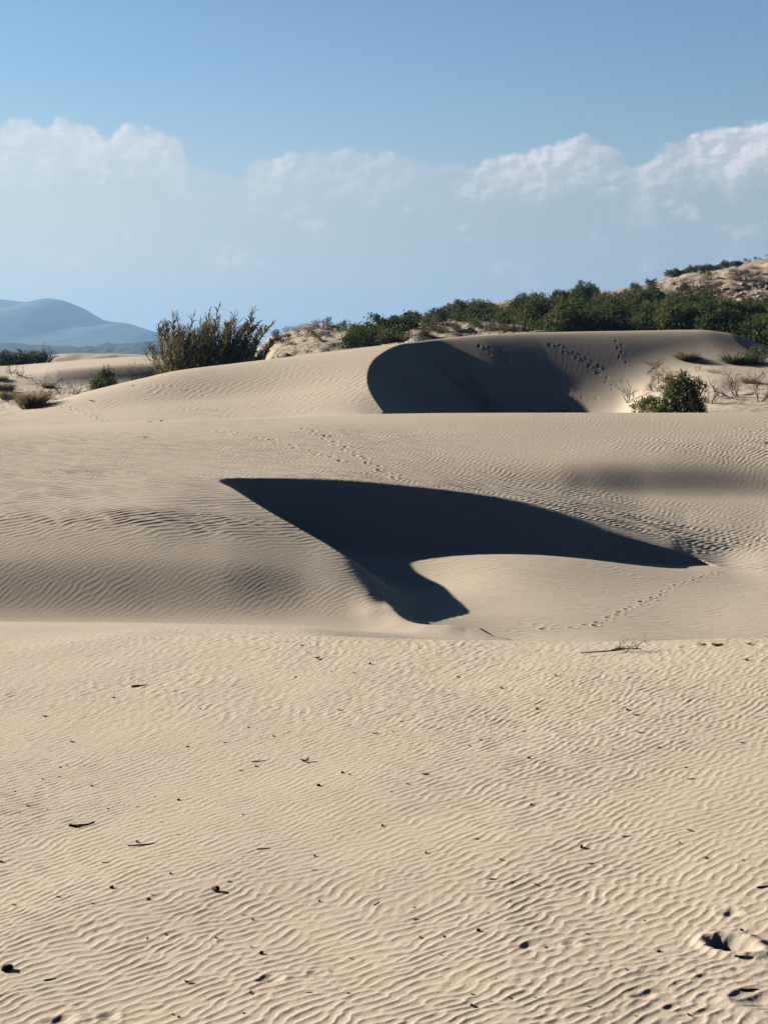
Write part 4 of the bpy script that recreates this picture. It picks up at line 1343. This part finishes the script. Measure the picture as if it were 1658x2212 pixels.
# ---- plants on the scrub flat beyond the dune, left-hand side
p = at(229, 76)
shrub((p[0], p[1], float((755 - 850) / F * 76 + H) - .35), "round leafy green bush behind the dune edge, nearest the brushwood", [
    ("foliage", crown_mesh("foliage", 531, 1.05, .9, 1.75, 14, 5600, .12, .06, up=.5, lr=(.3, .45)), M_GREEN, (0, 0, 0))])
p = at(305, 79)
put("dead_bush", bare_mesh("dead_bush", 641, 8, 1.0, .022, .9, 3, lift=.05), M_TWIG, (p[0], p[1], float((755 - 828) / F * 79 + H)), 1.0, "dark leafless bush between the green bush and the reed clump", "dead bush")
p = hit(70, 880, 60) or at(70, 72)
put("grass_tuft", tuft_mesh("grass_tuft", 642, 800, .9, .95, .03, .5, .8), M_STRAW, p, 1.0, "rounded yellow brown grass tuft at the dune edge on the scrub flat", "grass tuft")
for (u, v, s, sd, lab) in ((8, 845, 1.1, 643, "russet dry grass at the very edge beside the brushwood"), (18, 862, .9, 644, "paler dry grass in front of the russet grass"), (2, 822, .8, 645, "small dry grass behind the russet grass"),
                           (105, 838, .7, 646, "low dry grass at the back of the brushwood")):
    p = hit(u, v, 72)
    if p: put("grass_tuft", tuft_mesh("grass_tuft", sd, 520, .8, .8, .028, .5, .8), M_STRAW, p, s, lab, "grass tuft")
for (u, v, s, sd, lean, lab) in ((95, 838, 1.0, 651, (1.2, 0), "brushwood of dead branches, longest pole leaning"), (130, 850, 1.0, 652, (1.0, 0), "dark flattened dead branches in the brushwood heap"),
                                 (158, 852, .9, 653, (1.4, 0), "dead branches at the green bush's end of the brushwood"), (110, 862, .8, 654, (-.4, 0), "dead branches behind the rounded grass tuft"),
                                 (50, 812, .8, 655, (0, 0), "thin leafless bush on the scrub flat below the far dune"), (26, 806, .7, 656, (0, 0), "leafless twigs beside the far dune's foot"), (205, 818, .6, 657, (0, 0), "small leafless bush on the far dune's dark face"), (12, 868, .8, 658, (.5, 0), "dead twigs among the dry grass at the edge")):
    p = hit(u, v, 72)
    if p: put("dead_bush", bare_mesh("dead_bush", sd, 8, .9, .022, 1.3, 2, lean=lean, lift=.0), M_TWIG, p, s, lab, "dead bush", rz=0, sink=.0)
for (u, v, s, lab) in ((8, 786, 1.3, "dark green bush beyond the far dune, at its low end"), (32, 786, 1.5, "tallest dark green bush beyond the far dune"), (55, 785, 1.0, "small dark green bush beside the tallest one beyond the far dune"), (82, 780, 1.25, "dark green bush alone beyond the far dune"), (100, 780, .8, "small green bush below the leafless one beyond the far dune")):
    p = at(u, 131)
    put("bush", CROWNS[int(rr_.integers(6))], M_OLIVE, (p[0], p[1], float((755 - v) / F * 131 + H) - .3), s, lab, "bush", sz=.75)
p = at(112, 131)
put("dead_bush", bare_mesh("dead_bush", 661, 9, 1.1, .03, .6, 2), M_TWIG, (p[0], p[1], float((755 - 781) / F * 131 + H) - .1), 1.0, "leafless bush standing among the green bushes beyond the far dune", "dead bush")

# ------------------------------------------------------------------ debris on the near sand
def stick_mesh(name, seed, L, rad, fork=0, bend=.12):
    r = np.random.default_rng(seed)
    n = 7
    t = np.linspace(-.5, .5, n)
    P = np.stack([t * L, bend * L * (t * t * 4 - .3) * r.uniform(.3, 1) + r.normal(0, .02, n) * L, rad * .7 + abs(bend) * L * .06 * (1 - 4 * t * t)], 1)
    out = [(P, rad * np.interp(t, [-.5, -.3, .4, .5], [1.0, 1.15, .7, .35]) * r.uniform(.85, 1.15, n))]
    for k in range(fork):
        i = int(r.integers(0, n - 2)) if k else 1
        d = np.array([r.uniform(-.5, .9), r.uniform(-.7, .7), .15])
        Q = np.array([P[i], P[i] + d * L * .12, P[i] + d * L * .25 + np.array([.02 * L, 0, -.02 * L])])
        out.append((Q, [rad * .7, rad * .5, rad * .3]))
    v_, f_ = tubes(out, 4)
    return mesh_np(name, v_, f_, 4, smooth=False)


def flake_mesh(name, seed, curl=.35):
    """thin curled bark or shell flake, outline irregular, unit size"""
    r = np.random.default_rng(seed)
    n = 9
    a = np.linspace(0, 2 * pi, n, endpoint=False)
    rad = r.uniform(.32, .55, n)
    x, y = rad * np.cos(a) * 1.25, rad * np.sin(a) * .7
    z = curl * x * x + .3 * curl * y * y + .05
    T = np.stack([x, y, z + .07], 1); B = np.stack([x * .93, y * .93, z], 1)
    c = np.array([[0, 0, .10], [0, 0, .03]])
    V = np.concatenate([T, B, c])
    Fq = []
    for i in range(n):
        j = (i + 1) % n
        Fq += [[2 * n, i, j, j], [2 * n + 1, n + j, n + i, n + i], [i, n + i, n + j, j]]
    tri = []
    me = bpy.data.meshes.new(name)
    me.from_pydata([tuple(v) for v in V], [], [tuple(dict.fromkeys(f)) for f in Fq])
    me.update()
    return me


def pod_mesh(name, seed):
    r = np.random.default_rng(seed)
    n, m_ = 7, 8
    V, Fq = [], []
    for i in range(n):
        t = i / (n - 1) * pi
        for j in range(m_):
            a = j * 2 * pi / m_
            k = sin(t) * (1 + .18 * r.standard_normal())
            V.append((-cos(t) * .5, k * cos(a) * .30, k * sin(a) * .26 + .2))
    for i in range(n - 1):
        for j in range(m_):
            Fq.append((i * m_ + j, i * m_ + (j + 1) % m_, (i + 1) * m_ + (j + 1) % m_, (i + 1) * m_ + j))
    me = bpy.data.meshes.new(name)
    me.from_pydata(V, [], Fq); me.update(); me.validate()
    return me


M_RED = bark_mat("red_plastic", (0.35, 0.01, 0.02), (0.25, 0.01, 0.015))
M_RUST = bark_mat("rusty_leaf", (0.11, 0.045, 0.022), (0.055, 0.025, 0.015), 60)
M_TAN = bark_mat("tan_bark", (0.24, 0.15, 0.07), (0.13, 0.08, 0.04), 60)
M_SHELL = bark_mat("white_shell", (0.80, 0.76, 0.68), (0.62, 0.57, 0.48), 60)
STICKS = [stick_mesh("stick", 700 + k, 1.0, .045, fork=k % 2, bend=(.16, .1, .2, .05)[k % 4]) for k in range(6)]
FLAKES = [flake_mesh("bark_fragment", 720 + k, (.5, .3, .7, .2)[k % 4]) for k in range(6)]
PODS = [pod_mesh("seed_pod", 740 + k) for k in range(4)]
rd = random.Random(9)


def size_at(p, px_src):
    """metres spanned by px_src source pixels at point p"""
    zc = p[1] * cos(TILT) - (p[2] - H) * sin(TILT)
    return px_src * .5484 / F * zc


def debris(name, me, m, uv, px, label, cat, rz=None, group=None, sz=1.0, dz=0.002):
    p = hit(*uv)
    if not p: return None
    s = size_at(p, px)
    o = link_mesh(name, me, m, None, (p[0], p[1], p[2] - dz * s), rd.uniform(0, 6.28) if rz is None else rz, (s, s, s * sz))
    return tag(o, label, cat, group)


# named pieces
debris("stick", stick_mesh("stick", 801, 1.0, .050, 0, .02), M_DARK, crop1(607, 277), 72, "straight dark stick alone on the far part of the foreground sand", "stick", rz=.35)
debris("stick", stick_mesh("stick", 802, 1.0, .042, 2, .30), M_DARK, crop3(362, 56), 105, "thick curved dark stick with a forked knobbly end", "stick", rz=.55)
debris("stick", stick_mesh("stick", 803, 1.0, .020, 0, .06), M_DARK, crop3(620, 140), 122, "long thin dark stick below the forked one", "stick", rz=.3)
debris("stick", stick_mesh("stick", 804, 1.0, .032, 0, .12), M_DARK, crop1(1122, 602), 66, "slender curved twig next to the dark curled clump", "stick", rz=.35)
debris("bark_fragment", FLAKES[2], M_DARK, crop1(1316, 606), 36, "dark curled clump of bark, largest in the middle of the sand", "bark", rz=.3, sz=1.6)
debris("stick", STICKS[3], M_DARK, crop3(1140, 158), 56, "thin crooked twig on bright ripples beside two dark chips", "stick", rz=.25)
debris("stick", STICKS[1], M_DARK, crop3(1627, 394), 46, "short dark twig pointing up the slope", "stick", rz=1.1)
debris("stick", STICKS[4], M_DARK, crop4(1050, 104), 44, "short bent twig above the footprints at the near corner", "stick", rz=.45)
debris("stick", STICKS[5], M_DARK, crop4(1640, 322), 62, "dark stick cut off by the frame's edge", "stick", rz=.4)
debris("stick", STICKS[0], M_DARK, crop4(1558, 627), 78, "dark arched stick at the lip of the deepest footprint", "stick", rz=-.1)
debris("stick", stick_mesh("stick", 806, 1.0, .04, 0, .02), M_DARK, crop4(1580, 768), 88, "straight dark stick above the lowest footprint", "stick", rz=.02)
debris("stick", STICKS[2], M_DARK, crop2(1325, 678), 36, "small straight twig on the ripples of the sunny side", "stick", rz=.3)
debris("stick", STICKS[2], M_DARK, crop2(535, 637), 28, "tiny straight twig on bright sand near a reddish leaf", "stick", rz=.1)
debris("stick", STICKS[1], M_DARK, crop2(608, 472), 28, "tiny tilted twig in the middle of the ripples", "stick", rz=.8)
debris("stick", STICKS[0], M_TAN, crop3(218, 723), 50, "thin brown twig near the reddish oval pod", "stick", rz=.45)
debris("seed_pod", PODS[0], M_RUST, crop3(31, 683), 52, "dark reddish oval seed pod near the bottom corner", "seed pod", rz=.7)
debris("seed_pod", PODS[1], M_TAN, crop3(931, 339), 34, "brown ribbed seed pod standing on the rippled sand", "seed pod", rz=.1, sz=1.4)
debris("dry_leaf", FLAKES[3], M_RUST, crop4(468, 291), 26, "reddish brown dry leaf on the ripples", "leaf", rz=.1)
debris("dry_leaf", FLAKES[1], M_RUST, crop2(178, 660), 28, "rust red dry leaf near a dark pebble", "leaf", rz=.1)
debris("dry_leaf", FLAKES[0], M_TAN, crop2(1090, 404), 30, "brown curled leaf on the sunny ripples", "leaf", rz=.2)
debris("dry_leaf", FLAKES[4], M_TAN, crop1(1620, 483), 24, "pale brown leaf in the middle distance of the sand", "leaf", rz=.2)
debris("plastic_scrap", FLAKES[5], M_RED, crop1(193, 408), 19, "small bright red scrap on the sand", "litter", rz=.1, sz=1.3)
debris("bark_fragment", FLAKES[0], M_DARK, crop3(817, 738), 36, "flat dark triangular chip near the paired footprint", "bark", rz=-.3)
debris("stick", stick_mesh("stick", 807, 1.0, .06, 1, .25), M_SHELL, crop3(1333, 778), 42, "pale forked twig below the paired footprint", "stick", rz=-.4)
debris("stick", stick_mesh("stick", 808, 1.0, .06, 2, .15), M_SHELL, crop3(455, 216), 30, "white splintered twig lying in a trough", "stick", rz=.1)
debris("shell_fragment", FLAKES[3], M_SHELL, crop1(1370, 160), 22, "white upright shell shard with a long shadow", "shell", rz=.8, sz=2.5)
# branch on the far lip of the foreground
p = hit(*crop2(1000, 133))
if p:
    s = size_at(p, 246)
    e = tag(empty("driftwood_branch", p), "long bleached branch with twigs on the lip of the foreground sand", "branch")
    v_, f_ = tubes([(np.array([[-.58, -.10, .02], [-.3, -.06, .03], [0, 0, .04], [.2, .03, .07], [.42, .06, .05]]) * s, np.array([.008, .010, .011, .009, .005]) * s)])
    link_mesh("main_stem", mesh_np("main_stem", v_, f_, 4), M_DARK, e)
    rb = np.random.default_rng(88); out = []
    for q in range(9):
        b = np.array([rb.uniform(-.1, .4), rb.uniform(-.02, .05), .05]) * s
        branch_paths(rb, b, (rb.uniform(.1, 1), rb.uniform(-.5, .5), rb.uniform(.1, .7)), .20 * s, .008 * s, 1, out, lift=.0)
    v_, f_ = tubes(out)
    link_mesh("twigs", mesh_np("twigs", v_, f_, 4), bark_mat("bleached_twig", (.45, .38, .30), (.20, .15, .11), 20), e)
for (c, px, lab) in ((crop2(1437, 101), 44, "dark leaf patch on the lip of the sand, largest of its row"), (crop2(1375, 98), 26, "dark scrap left of the largest one on the lip of the sand"), (crop2(1572, 97), 26, "dark scrap at the far end of the row on the lip of the sand"), (crop2(1562, 165), 24, "thin dark chip below the lip of the sand")):
    debris("bark_fragment", FLAKES[rd.randrange(6)], M_DARK, c, px, lab, "bark", rz=.2)
# the many small dark chips: nothing tells them apart
chips = [(crop1, c) for c in ((1105, 624), (948, 664), (423, 664), (368, 622), (258, 628), (65, 733), (205, 809), (1320, 793), (1375, 708), (968, 521), (1275, 238), (490, 327), (1432, 213), (1530, 221), (1598, 183),
                              (592, 799), (750, 632), (1150, 807), (1040, 643), (84, 826), (465, 808), (810, 540), (1070, 455), (1180, 495), (255, 668), (182, 678), (395, 708), (290, 622), (660, 405), (700, 381), (865, 377), (1300, 100), (1510, 662), (1478, 652), (1048, 832), (116, 792), (18, 746), (668, 753), (770, 769))]
chips += [(crop2, c) for c in ((505, 286), (1402, 338), (990, 344), (30, 734), (1545, 522), (635, 790), (845, 620), (795, 592), (625, 590), (1097, 478), (1185, 541), (370, 537), (415, 508), (75, 432), (1655, 737), (743, 233), (1058, 242), (318, 237), (663, 393), (1050, 380), (1295, 385), (990, 552), (845, 649), (948, 673), (1165, 756), (280, 287), (100, 700), (35, 473), (1303, 630), (660, 378))]
chips += [(crop3, c) for c in ((592, 266), (482, 327), (657, 356), (642, 378), (1215, 55), (1357, 190), (1355, 248), (1490, 174), (635, 547), (715, 528), (1503, 783), (745, 873), (73, 872), (333, 832), (290, 515), (698, 43), (30, 530), (5, 214), (1128, 612), (1650, 60), (253, 366), (410, 513), (933, 545), (935, 630), (1050, 443), (1090, 466), (1380, 386), (670, 565), (1080, 780), (885, 800), (1053, 870), (640, 380), (768, 96), (592, 130), (735, 265), (770, 886))]
chips += [(crop4, c) for c in ((1277, 133), (655, 312), (547, 388), (1553, 208), (1390, 200), (1125, 470), (407, 512), (155, 542), (482, 720), (655, 802), (463, 820), (1545, 512), (853, 152), (570, 57), (1185, 603), (398, 115), (180, 175), (890, 223), (1318, 78), (858, 413), (450, 437), (130, 463), (260, 540), (1090, 882), (378, 836), (256, 723), (1320, 880))]
PX = {crop1: 17, crop2: 17, crop3: 20, crop4: 22}
for cf, c in chips:
    k = rd.random()
    me = PODS[rd.randrange(4)] if k < .35 else FLAKES[rd.randrange(6)] if k < .72 else STICKS[rd.randrange(6)]
    debris("debris_chip", me, M_DARK if rd.random() < .82 else M_TAN, cf(*c), PX[cf] * rd.uniform(.45, 1.05), "small dark chip of wood or seed scattered over the rippled sand", "wood chip", group="small dark chips scattered on the foreground sand", rz=None, sz=rd.uniform(.8, 1.4))
for cf, c in ((crop4, (540, 800)), (crop4, (250, 619)), (crop4, (886, 842)), (crop4, (700, 586)), (crop4, (1045, 680)), (crop4, (385, 790)), (crop4, (875, 525)), (crop3, (400, 395)), (crop3, (1085, 582)), (crop3, (1515, 632)), (crop3, (990, 300)), (crop1, (1460, 380)), (crop1, (310, 518)), (crop4, (505, 205)), (crop4, (130, 413)), (crop3, (60, 400))):
    debris("shell_fragment", FLAKES[rd.randrange(6)], M_SHELL, cf(*c), rd.uniform(12, 22), "small white shell fragment on the foreground sand", "shell", group="white shell fragments on the foreground sand")
for (u, v, lab) in ((236, 831, "pale crumpled litter on the dune slope below the round green bush"), (197, 866, "white speck of litter on the dune beside the trail of prints"), (348, 910, "small white litter on the boundary between two dunes"), (313, 945, "small pale litter on the rippled dune in the middle")):
    debris("litter_scrap", FLAKES[rd.randrange(6)], M_SHELL, (u, v), 16, lab, "litter", sz=1.5)
for (u, v, px, lab) in ((325, 911, 22, "dark flat chip on the boundary between two dunes"), (360, 2001 * 0, 0, ""), (403, 842, 20, "dark twig on the smooth dune slope below the reeds"), (289, 832, 18, "thin dark twig on the dune slope near the pale litter")):
    if px: debris("stick", STICKS[rd.randrange(6)], M_DARK, (u, v), px, lab, "stick", rz=.1)

# ------------------------------------------------------------------ haze over the distance
def haze(x0, x1, y0, y1, z0, z1, dens):
    v_ = [(x, y, z) for z in (z0, z1) for y in (y0, y1) for x in (x0, x1)]
    f_ = [(0, 2, 3, 1), (4, 5, 7, 6), (0, 1, 5, 4), (2, 6, 7, 3), (0, 4, 6, 2), (1, 3, 7, 5)]
    m = bpy.data.materials.new("haze")
    m.use_nodes = True
    t = NT(m.node_tree)
    out = t.n('ShaderNodeOutputMaterial')
    pv = t.n('ShaderNodeVolumePrincipled')
    pv.inputs['Color'].default_value = rgb(0.32, 0.57, 0.88)
    pv.inputs['Density'].default_value = dens
    pv.inputs['Anisotropy'].default_value = 0.2
    t.link(pv.outputs[0], out.inputs['Volume'])
    o = link_mesh("haze", mesh_np("haze", v_, f_, 4), m)
    tag(o, "thin blue haze lying over the far plain and mountain", "haze", kind='stuff')


haze(-9200, 9200, -300, 9200, H - 8.2, H + 230, 1.55e-4)
